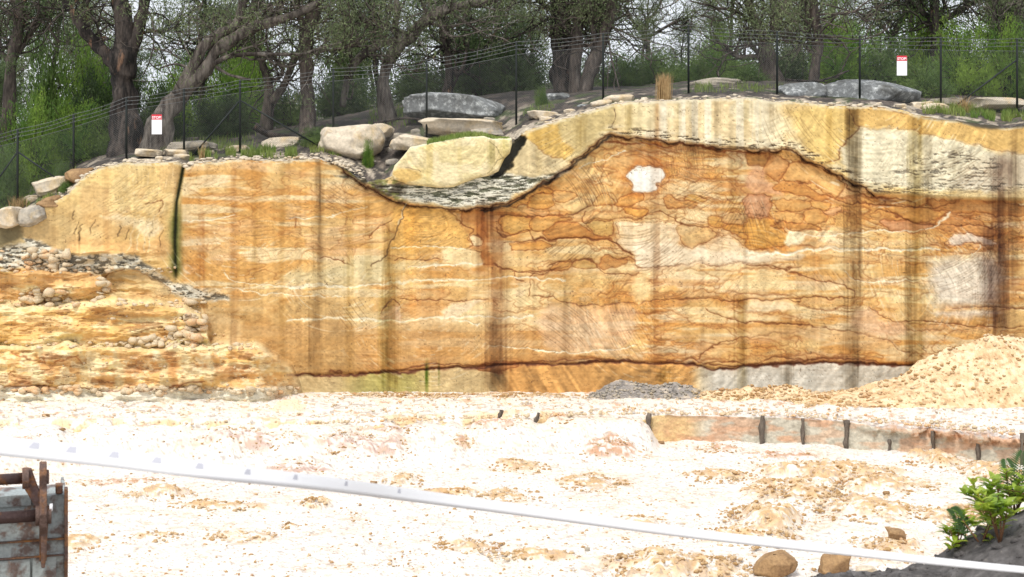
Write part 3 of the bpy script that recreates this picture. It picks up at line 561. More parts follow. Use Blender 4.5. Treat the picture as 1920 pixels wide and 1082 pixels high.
    for k, q in enumerate([(1060, 300, 1150, 400, 62, 5, .6, -.35), (1085, 330, 1140, 390, 60, 3.6, .6, -.35), (1140, 420, 1260, 520, -8, 6, .55, .5), (1180, 440, 1300, 520, -38, 5, .45, .2), (1380, 420, 1470, 480, 20, 6, .5, -.7), (1375, 400, 1480, 470, 78, 5, .4, .1),
                           (1020, 450, 1130, 500, -38, 4, .6, .05), (1240, 320, 1340, 400, 20, 7, .5, .1), (1250, 330, 1360, 410, -30, 7, .5, .1), (1330, 370, 1440, 440, -58, 6, .55, .1), (1380, 370, 1440, 430, 68, 7, .55, .1), (1290, 400, 1420, 470, 10, 7, .4, .1),
                           (1240, 265, 1340, 330, 82, 4.5, .4, .05), (1160, 255, 1240, 330, 14, 6, .35, .1), (950, 350, 1010, 420, 30, 5, .45, .2), (1000, 300, 1080, 380, 42, 6, .3, .2), (990, 240, 1090, 320, -32, 6, .35, .05),
                           (1460, 210, 1600, 320, 48, 6, .4, .15), (1420, 200, 1520, 300, 62, 7, .35, .15), (1640, 250, 1760, 360, -62, 6, .25, .2), (1740, 270, 1860, 360, -24, 5, .5, .25), (1780, 300, 1880, 370, -40, 4.5, .5, .25), (1560, 420, 1650, 480, 15, 6, .35, .2), (1750, 480, 1870, 560, -28, 5, .4, .3), (1830, 440, 1890, 600, -64, 4.5, .5, .2),
                           (1010, 570, 1120, 660, 40, 5, .45, -.2), (1140, 600, 1230, 680, 60, 5, .35, .1), (1230, 540, 1330, 620, -20, 6, .4, .2), (1480, 560, 1640, 640, 5, 6, .35, .15), (1290, 500, 1400, 570, -48, 6, .35, .1), (1100, 500, 1200, 570, -50, 5, .35, .1), (1500, 500, 1600, 560, 50, 7, .35, .1),
                           (420, 320, 520, 400, -12, 6, .35, .1), (600, 330, 690, 400, 28, 6, .45, .2), (600, 330, 700, 400, -40, 8, .35, .1), (440, 410, 560, 500, -6, 6, .45, .15), (520, 360, 640, 440, 10, 6, .4, -.1), (610, 400, 700, 470, -16, 5, .4, .2), (620, 560, 700, 620, 52, 5, .5, .1), (760, 400, 870, 470, -12, 5, .4, .5),
                           (740, 440, 820, 500, -34, 6, .35, .1), (880, 600, 1000, 680, -45, 5, .3, .1), (930, 530, 1010, 600, 35, 6, .3, .1), (180, 320, 300, 420, -36, 5, .3, .15), (220, 340, 330, 430, -20, 5, .25, .2), (480, 500, 640, 560, -8, 6, .3, .1), (360, 330, 440, 420, -20, 6, .35, .1)]):
        p.scratch(*q, seed=k * 3)
        if k % 3 == 1: p.scratch(q[0] + 15, q[1] - 8, q[2] + 25, q[3] + 14, q[4] + 6, q[5] * 1.6, .35, q[7] if len(q) > 7 else 0, (250, 232, 200), seed=k * 3 + 1)
    p.C *= (1 + .10 * (fbm(X / 5, Yp / 4, 3, 121) - .5) * 2)[..., None]
    sp = sst(.90, .95, vn(X / 2.6, Yp / 2.0, 131)) * sst(.45, .6, fbm(X / 45, Yp / 20, 2, 133)); p.blend(sp * .55, (70, 52, 40))
    cr2 = np.abs(fbm(X / 60, Yp / 34, 5, 137, .6) - .5); p.blend(cut * sst(.006, .0, cr2) * .35, (90, 62, 44))
    # ---- run-off stains down the face
    gy = (.52, .48, .42); br = (.60, .46, .36); ol = (.60, .53, .34); pu = (.44, .36, .34)
    for st in [(440, 310, 690, 7, .35, br), (478, 310, 520, 5, .3, ol), (378, 400, 560, 6, .45, br), (530, 315, 700, 6, .3, ol), (598, 312, 560, 9, .85, gy), (588, 540, 710, 12, .65, gy), (655, 380, 720, 7, .5, ol),
               (690, 360, 540, 6, .45, ol), (735, 430, 745, 13, .8, ol), (718, 560, 745, 9, .6, (.5, .5, .24)), (770, 400, 600, 12, .4, (1.0, .80, .45)), (905, 385, 520, 13, .75, br), (930, 390, 745, 15, .75, (.5, .38, .32)), (925, 600, 745, 16, .6, gy),
               (1060, 520, 690, 6, .4, gy), (1230, 200, 700, 7, .5, br), (1180, 195, 270, 6, .5, ol), (1300, 192, 300, 8, .4, gy), (1345, 190, 260, 6, .5, gy), (1272, 190, 265, 5, .4, ol), (1400, 192, 250, 7, .4, ol), (1445, 195, 245, 6, .6, gy),
               (1390, 560, 745, 11, .75, ol), (1375, 270, 430, 7, .35, ol), (1475, 600, 745, 9, .4, gy), (1555, 205, 330, 6, .5, ol), (1600, 205, 745, 13, .95, gy), (1598, 205, 300, 10, .7, (.5, .44, .3)), (1718, 225, 700, 14, .85, (.62, .56, .38)),
               (1740, 260, 420, 8, .4, gy), (1705, 470, 690, 9, .7, (.5, .47, .38)), (1878, 300, 640, 17, .95, pu), (1855, 430, 620, 14, .7, pu), (1905, 240, 520, 8, .6, gy), (1790, 280, 400, 8, .35, gy), (1530, 470, 640, 8, .3, br),
               (800, 690, 745, 3, 1.2, (.35, .5, .15)), (822, 690, 720, 2, .9, (.35, .5, .15)), (935, 695, 745, 16, .8, (.5, .42, .28)), (1245, 695, 745, 10, .7, (.55, .5, .2)), (1330, 695, 745, 8, .5, gy), (1475, 690, 745, 8, .5, gy),
               (200, 320, 480, 7, .3, br), (100, 380, 470, 6, .3, gy), (120, 470, 520, 8, .5, gy), (300, 400, 500, 7, .3, br), (250, 420, 480, 5, .35, br), (148, 430, 470, 2, .8, gy), (1090, 225, 280, 9, .5, ol), (1010, 250, 330, 5, .3, ol)]:
        p.stain(*st[:6])
    for x, y0, y1, wd in [(1210, 430, 720, 10), (1195, 300, 560, 9), (1660, 380, 720, 12), (1260, 200, 300, 7), (1320, 200, 290, 7), (780, 500, 640, 10), (1290, 200, 280, 4), (850, 420, 560, 9), (500, 320, 620, 9), (560, 600, 700, 9), (1420, 560, 660, 8)]:
        p.stain(x, y0, y1, wd, .45, (1.16, 1.16, 1.18))
    p.C *= (1 + .10 * (fbm(X / 9, Yp / 260, 3, 141) - .5) * 2)[..., None]
    # pale dusty lip and soil at the very top
    lip = sst(7, 2, Yp - rim); p.blend(lip * .7 * sst(.35, .5, fbm(X / 8, Yp / 3, 3, 145)) * sst(620, 980, np.where(X < 620, 990, X)), (240, 226, 200))
    so_ = sst(1700, 1790, X) * sst(2, -5, Yp - ip(X, [(1700, 208), (1730, 226), (1790, 228), (1830, 240), (1860, 244), (1920, 240), (2500, 262)])); p.blend(so_ * .9, (70, 66, 60))
    Yd = Yd + p.D * 1.0
    V = np.stack([(PX - 960) / F * Yd, Yd, HC - (PY - HR) / F * Yd], -1)
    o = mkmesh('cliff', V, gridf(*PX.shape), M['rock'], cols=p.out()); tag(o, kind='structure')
build_cliff()

# ---------------------------------------------------------------- hilltop behind the rim
GL = [(-500, 370), (0, 335), (130, 300), (200, 280), (300, 262), (430, 252), (520, 240), (600, 225), (700, 205), (800, 192), (960, 172), (1100, 163), (1200, 160), (1300, 150), (1450, 150), (1600, 158), (1700, 172), (1900, 180), (2500, 190)]
def hill_row(px, Y, Yr=44.4):
    a = ip(px, RIM); b = ip(px, GL); t = np.clip((Y - Yr) / (55 - Yr), 0, 1); t = np.sin(t * np.pi / 2)
    r = a + (b - a) * t + 0 * Y
    r = r - 12 * sst(55, 120, Y)
    return r + 1.6 * (fbm(px / 30, Y * .9, 3, 201) - .5) * sst(44.6, 45.5, Y)
def hill_z(X, Y):
    px = 960 + X / Y * F; return HC - (hill_row(px, Y) - HR) / F * Y
def hill_pt(px, Y): return (px - 960) / F * Y, Y, HC - (float(hill_row(np.float64(px), np.float64(Y))) - HR) / F * Y
def build_hill():
    cl = np.arange(-500, 2501, 3.); rim = rimrow(cl); y0, _ = cliffY(cl, rim)
    ts = np.concatenate([np.linspace(0, 1, 90) ** 1.2 * 10.5, 10.5 + np.linspace(0.03, 1, 45) ** 2 * 250])
    Y = y0[None] + ts[:, None]; PX = np.broadcast_to(cl[None], Y.shape)
    rows = hill_row(PX, Y, y0[None] + .0); rows[0] = rim
    b = sst(0, .6, ts)[:, None]; rows = rim[None] * (1 - b) + rows * b; rows[0] = rim - .3
    n = fbm(PX / 14, Y * 2.2, 4, 211)
    c = np.ones(Y.shape + (3,)) * np.array([.055, .048, .042]); 
    def bl(a, col):
        nonlocal c; c = c * (1 - a[..., None]) + a[..., None] * np.array(col)
    bl(sst(.5, .62, n), (.11, .09, .075)); bl(sst(.58, .66, fbm(PX / 40, Y * 1.1, 4, 215)) * .7, (.06, .085, .03))
    bl(sst(.6, .68, fbm(PX / 22, Y * 1.6, 4, 217)) * sst(51, 47, Y) * .8, (.42, .36, .28))
    edge = ts[:, None] + 0.7 * (fbm(PX / 20, Y * 1.5, 4, 219) - .5); bl(sst(.55, .3, edge) * sst(1830, 1700, PX) * (1 - sst(600, 640, PX) * sst(990, 960, PX)) * .95, (.58, .50, .38))
    bl(sst(.45, .6, ts[:, None] + 0 * Y) * sst(1.6, .6, edge) * sst(.5, .6, fbm(PX / 10, Y * 3, 3, 221)) * .6, (.5, .42, .31))
    V = np.stack([(PX - 960) / F * Y, Y, HC - (rows - HR) / F * Y], -1)
    V[..., 2] += .05 * (n - .5) * sst(0, .5, ts)[:, None]
    tag(mkmesh('hilltop_ground', V, gridf(*Y.shape), M['soil'], cols=c.reshape(-1, 3)), kind='structure')
build_hill()

# ---------------------------------------------------------------- upper bench with its cut step, lower floor
EDGE = [(-600, 800), (0, 800), (560, 798), (800, 790), (1000, 783), (1215, 778), (1420, 781), (1500, 783), (1600, 791), (1750, 803), (1840, 813), (1920, 818), (2600, 850)]
def edgeY(px): return F * HC / (ip(px, EDGE) - HR)
WHITE = np.array([.735, .69, .63]); 
def build_bench():
    cl = np.concatenate([np.arange(-600, -20, 8.), np.arange(-20, 1941, 1.6), np.arange(1948, 2600, 8.)]); ey = edgeY(cl)
    er = ip(cl, EDGE); nR = 46; nT = 70
    # face rows
    zf = np.linspace(-1.15, 0, nR)[:, None]; wob = .22 * (fbm(cl / 26, cl * 0, 3, 301) - .5)
    Yf = ey[None] + wob[None] + .04 * (fbm(cl[None] / 12, zf * 9, 3, 303) - .5) + 0 * zf
    lipn = fbm(cl[None] / 18, zf * 3 + 5, 3, 305)
    over = sst(-.30, -.06, zf) * sst(1560, 1700, cl[None]) ; Yf = Yf - over * .35 * sst(.35, .6, lipn) + over * .1
    tt = np.linspace(0, 1, nT)[1:, None]; Yt = ey[None] + wob[None] + tt * (46.0 - ey[None])
    rag = sst(1245, 1190, cl[None]) * .30 + sst(1540, 1640, cl[None]) * .08 + .04
    zt = -rag * fbm(cl[None] / 22, cl[None] * 0 + 3, 4, 306, .6) * sst(1.1, 0, Yt - ey[None]) + (.10 * (fbm(cl[None] / 60, Yt * 1.1, 4, 307) - .5) + .07 * (fbm(cl[None] / 9, Yt * 2.4, 3, 309) - .5)) * sst(0, .05, tt)
    zt = zt + .10 * np.exp(-((Yt - ey[None] - .7) / .5) ** 2) * sst(1180, 1000, cl[None])
    zf = zf - (rag * fbm(cl[None] / 22, cl[None] * 0 + 3, 4, 306, .6)) * sst(-1.15, 0, zf); Yv = np.concatenate([Yf, Yt]); Z = np.concatenate([zf + 0 * Yf, zt]); PX = np.broadcast_to(cl[None], Yv.shape).copy()
    PYv = HR + (HC - Z) / Yv * F
    p = Paint(PX, PYv, (206, 196, 184), 9, .6); X, Yp = p.X, p.Y
    face = np.zeros(X.shape, np.float32); face[:nR] = 1
    p.blend(face * sst(1330, 1280, X), (226, 186, 140)); p.blend(face * sst(.5, .62, fbm(X / 60, Yp / 18, 4, 311)) * .6, (214, 160, 130))
    p.blend(face * sst(.48, .6, fbm(X / 40, Yp / 14, 4, 313) + .12 * sst(1650, 1850, X) - .03) * .45, (214, 160, 130))
    p.blend(face * sst(1270, 1210, X) * .6, (238, 208, 160))
    p.hatch(face, 20, 2.2, .14, 20); p.hatch(face, -40, 2.4, .14, 18); p.C *= (1 + .14 * face * (fbm(X / 5, Yp / 3, 3, 315) - .5) * 2)[..., None]
    ln = face * sst(.07, .0, np.abs(Z + .03)) * sst(1215, 1240, X); p.blend(ln * .5 * sst(.4, .55, fbm(X / 14, X * 0, 2, 318)), (122, 98, 80))
    p.crackle(face * sst(1560, 1700, X) * sst(-.4, -.1, Z) * .6, .4, 16, 4, (170, 110, 76), la=0)
    top = 1 - face; W = (255, 250, 243)
    p.blend(top, W)
    Zc = p.C.copy(); c = p.out(.80)
    n = fbm(X / 26, Yv * 2.2, 4, 321); g = fbm(X / 12, Yv * 4, 4, 323); ch = fbm(X / 60, Yv * 1.2, 3, 325)
    c = c.reshape(X.shape + (3,))
    def bl(a, col):
        nonlocal c; a = (a * top)[..., None]; c = c * (1 - a) + a * np.array(col)
    bl(one_(X), WHITE); bl(sst(.55, .68, n) * .5 * sst(1300, 900, X), (.78, .66, .45)); bl(sst(.62, .70, g) * .8, (.40, .34, .28)); bl(sst(.60, .66, n) * sst(.5, .6, g) * .6, (.66, .36, .20))
    bl(sst(1.2, .3, Yv - ey[None]) * sst(1240, 1150, X) * sst(.45, .55, n) * .8, (.72, .52, .27))
    bl(sst(1.0, .2, Yv - ey[None]) * sst(1600, 1700, X) * sst(.45, .55, g) * .8, (.55, .33, .2))
    bl(sst(1.4, .1, Yv - ey[None]) * sst(1350, 1420, X) * sst(.48, .58, fbm(X / 8, Yv * 6, 3, 327)) * .7, (.42, .38, .36))
    bl(sst(43.2, 44.2, Yv) * sst(620, 540, X) * sst(.4, .55, n) * .5, (.62, .52, .45))
    V = np.stack([(PX - 960) / F * Yv, Yv, Z], -1)
    tag(mkmesh('rock_bench', V, gridf(*X.shape)[:, ::-1], M['sand'], cols=c.reshape(-1, 3)), kind='structure')
def one_(x): return np.ones(x.shape)
build_bench()

ZF = -.75
# patches of orange spoil on the lower floor: px, row, half width px, half height px, height m, tint
PATCH = [(300, 925, 62, 12, .22, 0), (125, 873, 45, 8, .16, 1), (40, 868, 50, 6, .1, 1), (215, 902, 85, 7, .05, 1), (150, 1015, 40, 16, .12, 0), (290, 1005, 50, 9, .08, 0), (450, 1002, 60, 14, .08, 0), (400, 945, 90, 9, .05, 0),
         (590, 940, 26, 7, .10, 0), (545, 985, 16, 5, .06, 0), (470, 862, 90, 8, .05, 2), (560, 882, 60, 7, .05, 2), (690, 860, 80, 10, .05, 2), (270, 848, 25, 5, .06, 1), (930, 838, 50, 7, .10, 1), (870, 853, 18, 5, .08, 1), (975, 873, 52, 12, .16, 0),
         (1052, 825, 24, 9, .16, 1), (1150, 852, 66, 9, .2, 1), (755, 897, 34, 14, .16, 0), (640, 903, 28, 7, .08, 0), (840, 925, 62, 10, .12, 0), (960, 925, 50, 14, .10, 0), (720, 845, 60, 6, .04, 2), (1205, 975, 36, 12, .14, 0),
         (1110, 900, 60, 16, .08, 0), (880, 1020, 60, 14, .08, 0), (1000, 1040, 80, 10, .06, 0), (1230, 1050, 90, 34, .30, 0), (1340, 1060, 90, 22, .25, 0), (1560, 880, 130, 22, .30, 0), (1660, 900, 90, 22, .22, 0), (1500, 905, 90, 12, .2, 0),
         (1430, 965, 75, 24, .35, 0), (1490, 925, 90, 14, .25, 0), (1620, 945, 110, 28, .2, 0), (1400, 1000, 90, 18, .18, 0), (1760, 862, 60, 16, .25, 0), (1870, 885, 60, 18, .3, 0), (1460, 853, 60, 10, .15, 1), (1350, 840, 40, 8, .12, 1),
         (1660, 1020, 60, 26, .25, 0), (1790, 960, 80, 20, .12, 0), (110, 785, 70, 14, .1, 3), (230, 775, 60, 12, .08, 3), (330, 770, 60, 12, .1, 3), (540, 808, 60, 14, .12, 3), (240, 822, 50, 6, .05, 1), (60, 770, 60, 14, .1, 3), (1350, 890, 60, 12, .1, 0)]
def floor_z0(X, Y):
    px = 960 + X / Y * F; ey = edgeY(px)
    z = ZF + 0 * X
    buried = sst(1235, 1195, px + 25 * (fbm(px / 40, px * 0, 2, 401) - .5))
    hump = .42 + .34 * fbm(px / 46, px * 0, 2, 403)
    z = z + buried * hump * 1.12 * sst(3.0, .35, ey - Y + .6 * (fbm(px / 50, Y * .7, 2, 405) - .5)) * (1 + .15 * sst(700, 400, px))
    z = np.where(Y > ey, np.minimum(z, -.05), z)
    z = z + sst(1240, 1300, px) * (.02 + .10 * fbm(px / 30, Y, 2, 407)) * sst(1.4, .2, ey - Y)
    z = z + .10 * (fbm(X * .35, Y * .35, 3, 409) - .5) + .05 * (fbm(X * 2, Y * 2, 3, 411) - .5)
    ramp = np.minimum(4.0, HC - .2557 * Y - .42)
    return np.maximum(z, ramp) if True else z
PW = []
for (a, b, c_, d_, h_, t_) in PATCH:
    Y_ = F * (HC - ZF) / (b + d_ * .4 - HR); PW.append(((a - 960) / F * Y_, Y_, c_ / F * Y_, max(d_ / F * Y_ * Y_ / (HC - ZF) * .9, .25), h_, t_))
def patchmask(X, Y, h=False):
    m = [np.zeros(X.shape) for _ in range(4)]; z = np.zeros(X.shape)
    nn = 1.5 * (fbm(X * 1.6, Y * 1.2, 4, 421) - .5)
    for (x, y, a, b, hh, t) in PW:
        r = np.hypot((X - x) / a, (Y - y) / b) + nn; k = sst(1.15, .45, r); m[t] = np.maximum(m[t], k); z = np.maximum(z, hh * sst(1.25, .1, r))
    return m, z
def build_floor():
    rows = np.concatenate([np.linspace(745, 1090, 330), np.linspace(1096, 1500, 50), np.linspace(1540, 6000, 50)])
    cl = np.concatenate([np.arange(-900, -20, 10.), np.arange(-20, 1941, 2.2), np.arange(1950, 2900, 10.)])
    Yb = F * (HC - ZF) / (rows - HR); Yb = Yb[:, None] * np.ones((1, len(cl))); X = (cl[None] - 960) / F * Yb
    m, ph = patchmask(X, Yb); Z = floor_z0(X, Yb)
    rough = np.maximum.reduce(m)
    clod = np.abs(fbm(X * 3.2, Yb * 3.2, 4, 431, .6) - .5) * 2
    Z = Z + ph * .8 + rough * .16 * (fbm(X * 5, Yb * 5, 4, 433, .65) - .4) + .05 * (.3 - clod) 
    tr = np.zeros(X.shape)   # tyre ruts
    for x0, sl, wd in [(-2.2, -.55, .3), (-.3, -.5, .28), (3.0, .62, .35), (4.9, .5, .3), (7.2, .75, .3)]:
        dd = np.abs(X - (x0 + sl * (Yb - 27)) + .3 * np.sin(Yb * .8)) / wd; tr += sst(1.4, .6, dd) * sst(35, 31, Yb); 
    Z = Z - tr * .05
    c = np.ones(X.shape + (3,)) * WHITE
    def bl(a, col):
        nonlocal c; c = c * (1 - a[..., None]) + a[..., None] * np.array(col)
    n = fbm(X * .8, Yb * 1.6, 4, 441); g = fbm(X * 5, Yb * 8, 4, 443, .6)
    bl(sst(.58, .7, fbm(X * .5, Yb * .9, 4, 445)) * .25, (.78, .68, .50)); bl(sst(.6, .7, n) * .3, (.76, .58, .44))
    bl(m[3] * .75, (.76, .64, .38)); bl(m[2] * .8 * sst(.4, .6, g), (.46, .28, .22)); bl(m[1] * .9 * sst(.35, .55, g), (.48, .25, .13)); bl(m[0] * .9 * sst(.3, .5, g), (.62, .42, .20))
    bl(m[0] * sst(.56, .62, g) * .6, (.48, .29, .14)); bl(sst(.60, .68, g) * sst(.4, .6, n) * .6, (.56, .42, .30))
    bl(sst(.66, .70, fbm(X * 14, Yb * 14, 3, 447, .6)) * .6, (.30, .25, .21))
    bl(sst(.3, .8, tr) * sst(.5, .65, g) * .4, (.6, .48, .36))
    ey = edgeY(cl)[None]; bl(sst(2.4, .6, ey - Yb) * sst(.5, .6, fbm(X * 1.4, Yb * 2, 3, 449)) * .25 * sst(1200, 1100, cl[None]), (.76, .66, .5))
    bl(sst(22.5, 20, Yb) * .8, (.30, .25, .2))
    tag(mkmesh('quarry_floor', np.stack([X, Yb, Z], -1), gridf(*X.shape), M['sand'], cols=c.reshape(-1, 3)), kind='structure')
build_floor()
def floor_pt(px, row):
    Y = F * (HC - ZF) / (row - HR); X = (px - 960) / F * Y
    for _ in range(6):
        z = float(floor_z0(np.array([X]), np.array([Y]))[0]) + float(patchmask(np.array([X]), np.array([Y]))[1][0]) * .8
        Y = F * (HC - z) / (row - HR); X = (px - 960) / F * Y
    return X, Y, z

# ---------------------------------------------------------------- rocks
def ico():
    t = (1 + 5 ** .5) / 2
    v = np.array([(-1, t, 0), (1, t, 0), (-1, -t, 0), (1, -t, 0), (0, -1, t), (0, 1, t), (0, -1, -t), (0, 1, -t), (t, 0, -1), (t, 0, 1), (-t, 0, -1), (-t, 0, 1)], float)
    f = np.array([(0, 11, 5), (0, 5, 1), (0, 1, 7), (0, 7, 10), (0, 10, 11), (1, 5, 9), (5, 11, 4), (11, 10, 2), (10, 7, 6), (7, 1, 8), (3, 9, 4), (3, 4, 2), (3, 2, 6), (3, 6, 8), (3, 8, 9), (4, 9, 5), (2, 4, 11), (6, 2, 10), (8, 6, 7), (9, 8, 1)])
    return v / np.linalg.norm(v[0]), f
IV, IF = ico()
def scatter(name, P, Sz, matl, flat=.65, seed=1):
    r = np.random.default_rng(seed); n = len(P); P = np.asarray(P, float); Sz = np.asarray(Sz, float)
    V = IV[None] * (1 + .38 * (r.random((n, 12, 1)) - .5) * 2)
    a = r.random(n) * 6.28; sc = np.stack([Sz * (.7 + .6 * r.random(n)), Sz * (.7 + .5 * r.random(n)), Sz * flat * (.7 + .5 * r.random(n))], 1)
    V = V * sc[:, None]; x = V[..., 0] * np.cos(a)[:, None] - V[..., 1] * np.sin(a)[:, None]; y = V[..., 0] * np.sin(a)[:, None] + V[..., 1] * np.cos(a)[:, None]
    V[..., 0] = x; V[..., 1] = y; V = V + P[:, None]
    Fc = (IF[None] + 12 * np.arange(n)[:, None, None]).reshape(-1, 3)
    return mkmesh(name, V, Fc, matl, smooth=False)
def floor_scatter():
    r = np.random.default_rng(11); P = []; Sz = []
    for (x, y, a, b, hh, t) in PW:
        k = int(np.clip(60 * a * b * 6 + 40, 60, 420)); th = r.random(k) * 6.28; q = np.sqrt(r.random(k)) * 1.15
        P.append(np.stack([x + np.cos(th) * q * a, y + np.sin(th) * q * b], 1)); Sz.append(.012 + .045 * r.random(k) ** 3.2 * (1 if t in (0, 3) else .8))
    k = 7000; rw = 800 + 285 * r.random(k) ** .8; px = -60 + 2040 * r.random(k); Y = F * (HC - ZF) / (rw - HR)
    P.append(np.stack([(px - 960) / F * Y, Y], 1)); Sz.append(.008 + .035 * r.random(k) ** 6)
    P = np.concatenate(P); Sz = np.concatenate(Sz); px = 960 + P[:, 0] / P[:, 1] * F; ok = (P[:, 1] < edgeY(px) - .1) & (P[:, 1] > 21); P = P[ok]; Sz = Sz[ok]
    z = floor_z0(P[:, 0], P[:, 1]) + patchmask(P[:, 0], P[:, 1])[1] * .8
    o = scatter('rubble', np.column_stack([P, z + Sz * .3]), Sz, M['rubble'], seed=5); tag(o, 'loose orange and cream rubble strewn over the white quarry floor', 'rubble', kind='stuff')
floor_scatter()
def bench_scatter():
    r = np.random.default_rng(12); k = 2600; px = -100 + 2100 * r.random(k); Y = edgeY(px) + (44 - edgeY(px)) * r.random(k)
    X = (px - 960) / F * Y; Sz = .012 + .045 * r.random(k) ** 4
    ye = r.random(900) ** 2 * 1.2; px2 = 560 + 1400 * r.random(900); Y2 = edgeY(px2) + .05 + ye
    X = np.concatenate([X, (px2 - 960) / F * Y2]); Y = np.concatenate([Y, Y2]); Sz = np.concatenate([Sz, .015 + .06 * r.random(900) ** 3])
    # fallen scree in front of the left benches
    P = [np.column_stack([X, Y, Sz * .3 + .02])]; S_ = [Sz]
    for (x0, x1, r0, r1, k, smax) in [(0, 560, 724, 738, 380, .10), (30, 130, 545, 574, 170, .13), (180, 200, 520, 560, 40, .14), (240, 380, 630, 652, 220, .10), (320, 385, 560, 640, 150, .14), (0, 380, 562, 576, 160, .08), (0, 520, 642, 652, 200, .06),
                                      (430, 500, 640, 655, 60, .08), (0, 330, 500, 512, 140, .07), (0, 130, 470, 500, 160, .12), (100, 560, 580, 735, 120, .05)]:
        px = x0 + (x1 - x0) * r.random(k); py = r0 + (r1 - r0) * r.random(k); Yc, _ = cliffY(px, py); k = int(k * .6); px = px[:k]; py = py[:k]; Yc = Yc[:k]; s = .015 + smax * 1.7 * r.random(k) ** 3.2
        q = ip(px, BENCHES[2][0]); okk = (px < 420) | (py > q)
        Yc = Yc - s * .4
        P.append(np.column_stack([(px - 960) / F * Yc, Yc, HC - (py - HR) / F * Yc])[okk]); S_.append(s[okk])
    o = scatter('broken_stone', np.concatenate(P), np.concatenate(S_), M['chips'], seed=6); tag(o, 'angular chips of sandstone lying along the rock benches', 'broken stone', kind='stuff')
    # crumbs along the rim
    k = 1100; px = np.concatenate([110 + 530 * r.random(500), 960 + 800 * r.random(300), 640 + 130 * r.random(300) ** 2 * .4 - 10]); Y = 44.45 + .9 * r.random(k) ** 1.5
    rr = hill_row(px, Y); s = .015 + .11 * r.random(k) ** 4
    o = scatter('rim_gravel', np.column_stack([(px - 960) / F * Y, Y, HC - (rr - HR) / F * Y + s * .2]), s, M['pale_boulder'], seed=8, flat=.5); tag(o, 'pale stone crumbs scattered along the cliff rim', 'gravel', kind='stuff')
bench_scatter()

def boulder(name, px, py, wpx, hpx, Y, dep, label, cat, matl, seed=0, box=.35, rough=.16, group=None, tilt=0, sink=.24, nu=80, nv=50, crease=0, facet=(.72, 1.0)):
    """py = row of the base centre, hpx its visible height"""
    sc = Y / F; a = wpx / 2 * sc; h = hpx * sc * (.85 if Y > 44 else 1); c = dep / 2
    th = np.linspace(0, 2 * np.pi, nu, endpoint=False)[None]; ph = np.linspace(0.02, np.pi - .02, nv)[:, None]
    sink = sink + .06; d = np.stack([np.sin(ph) * np.cos(th), np.sin(ph) * np.sin(th), np.cos(ph) + 0 * th], -1).reshape(-1, 3)
    dd = np.sign(d) * np.abs(d) ** (1 - box); rr = 1 + rough * f3(d + seed * 3.3, 1.3, 4, seed) * 1.6 + .03 * f3(d + seed, 6, 3, seed + 4)
    pr_ = np.random.default_rng(int(seed * 7 + 3)); pn = pr_.normal(size=(18, 3)); pn /= np.linalg.norm(pn, axis=1)[:, None]; pk = facet[0] + (facet[1] - facet[0]) * pr_.random(18)
    for q in range(18):
        dt = d @ pn[q]; lim = np.where(dt > .05, pk[q] / np.maximum(dt, .05), 9); rr = np.where(rr > lim, lim + (rr - lim) * .05, rr)
    if 0: rr -= .10 * np.exp(-((d[:, 2] - .1 - .25 * v3(d, 1.5, seed)) / .06) ** 2)
    V = dd * rr[:, None] * np.array([a, c, h * (.5 + sink)])
    V[:, 2] += h * (.5 - sink); ct, st = math.cos(tilt), math.sin(tilt); x = V[:, 0] * ct - V[:, 2] * st; z = V[:, 0] * st + V[:, 2] * ct; V[:, 0] = x; V[:, 2] = z
    Fc = []
    i = np.arange(nv - 1)[:, None] * nu; j = np.arange(nu)[None]; k = (j + 1) % nu
    Q = np.stack([i + j, i + nu + j, i + nu + k, i + k], -1).reshape(-1, 4)
    o = mkmesh(name, V, Q, matl); o.location = wp(px, py, Y); return tag(o, label, cat, group)
GB, PB, OB = M['grey_boulder'], M['pale_boulder'], M['boulder']
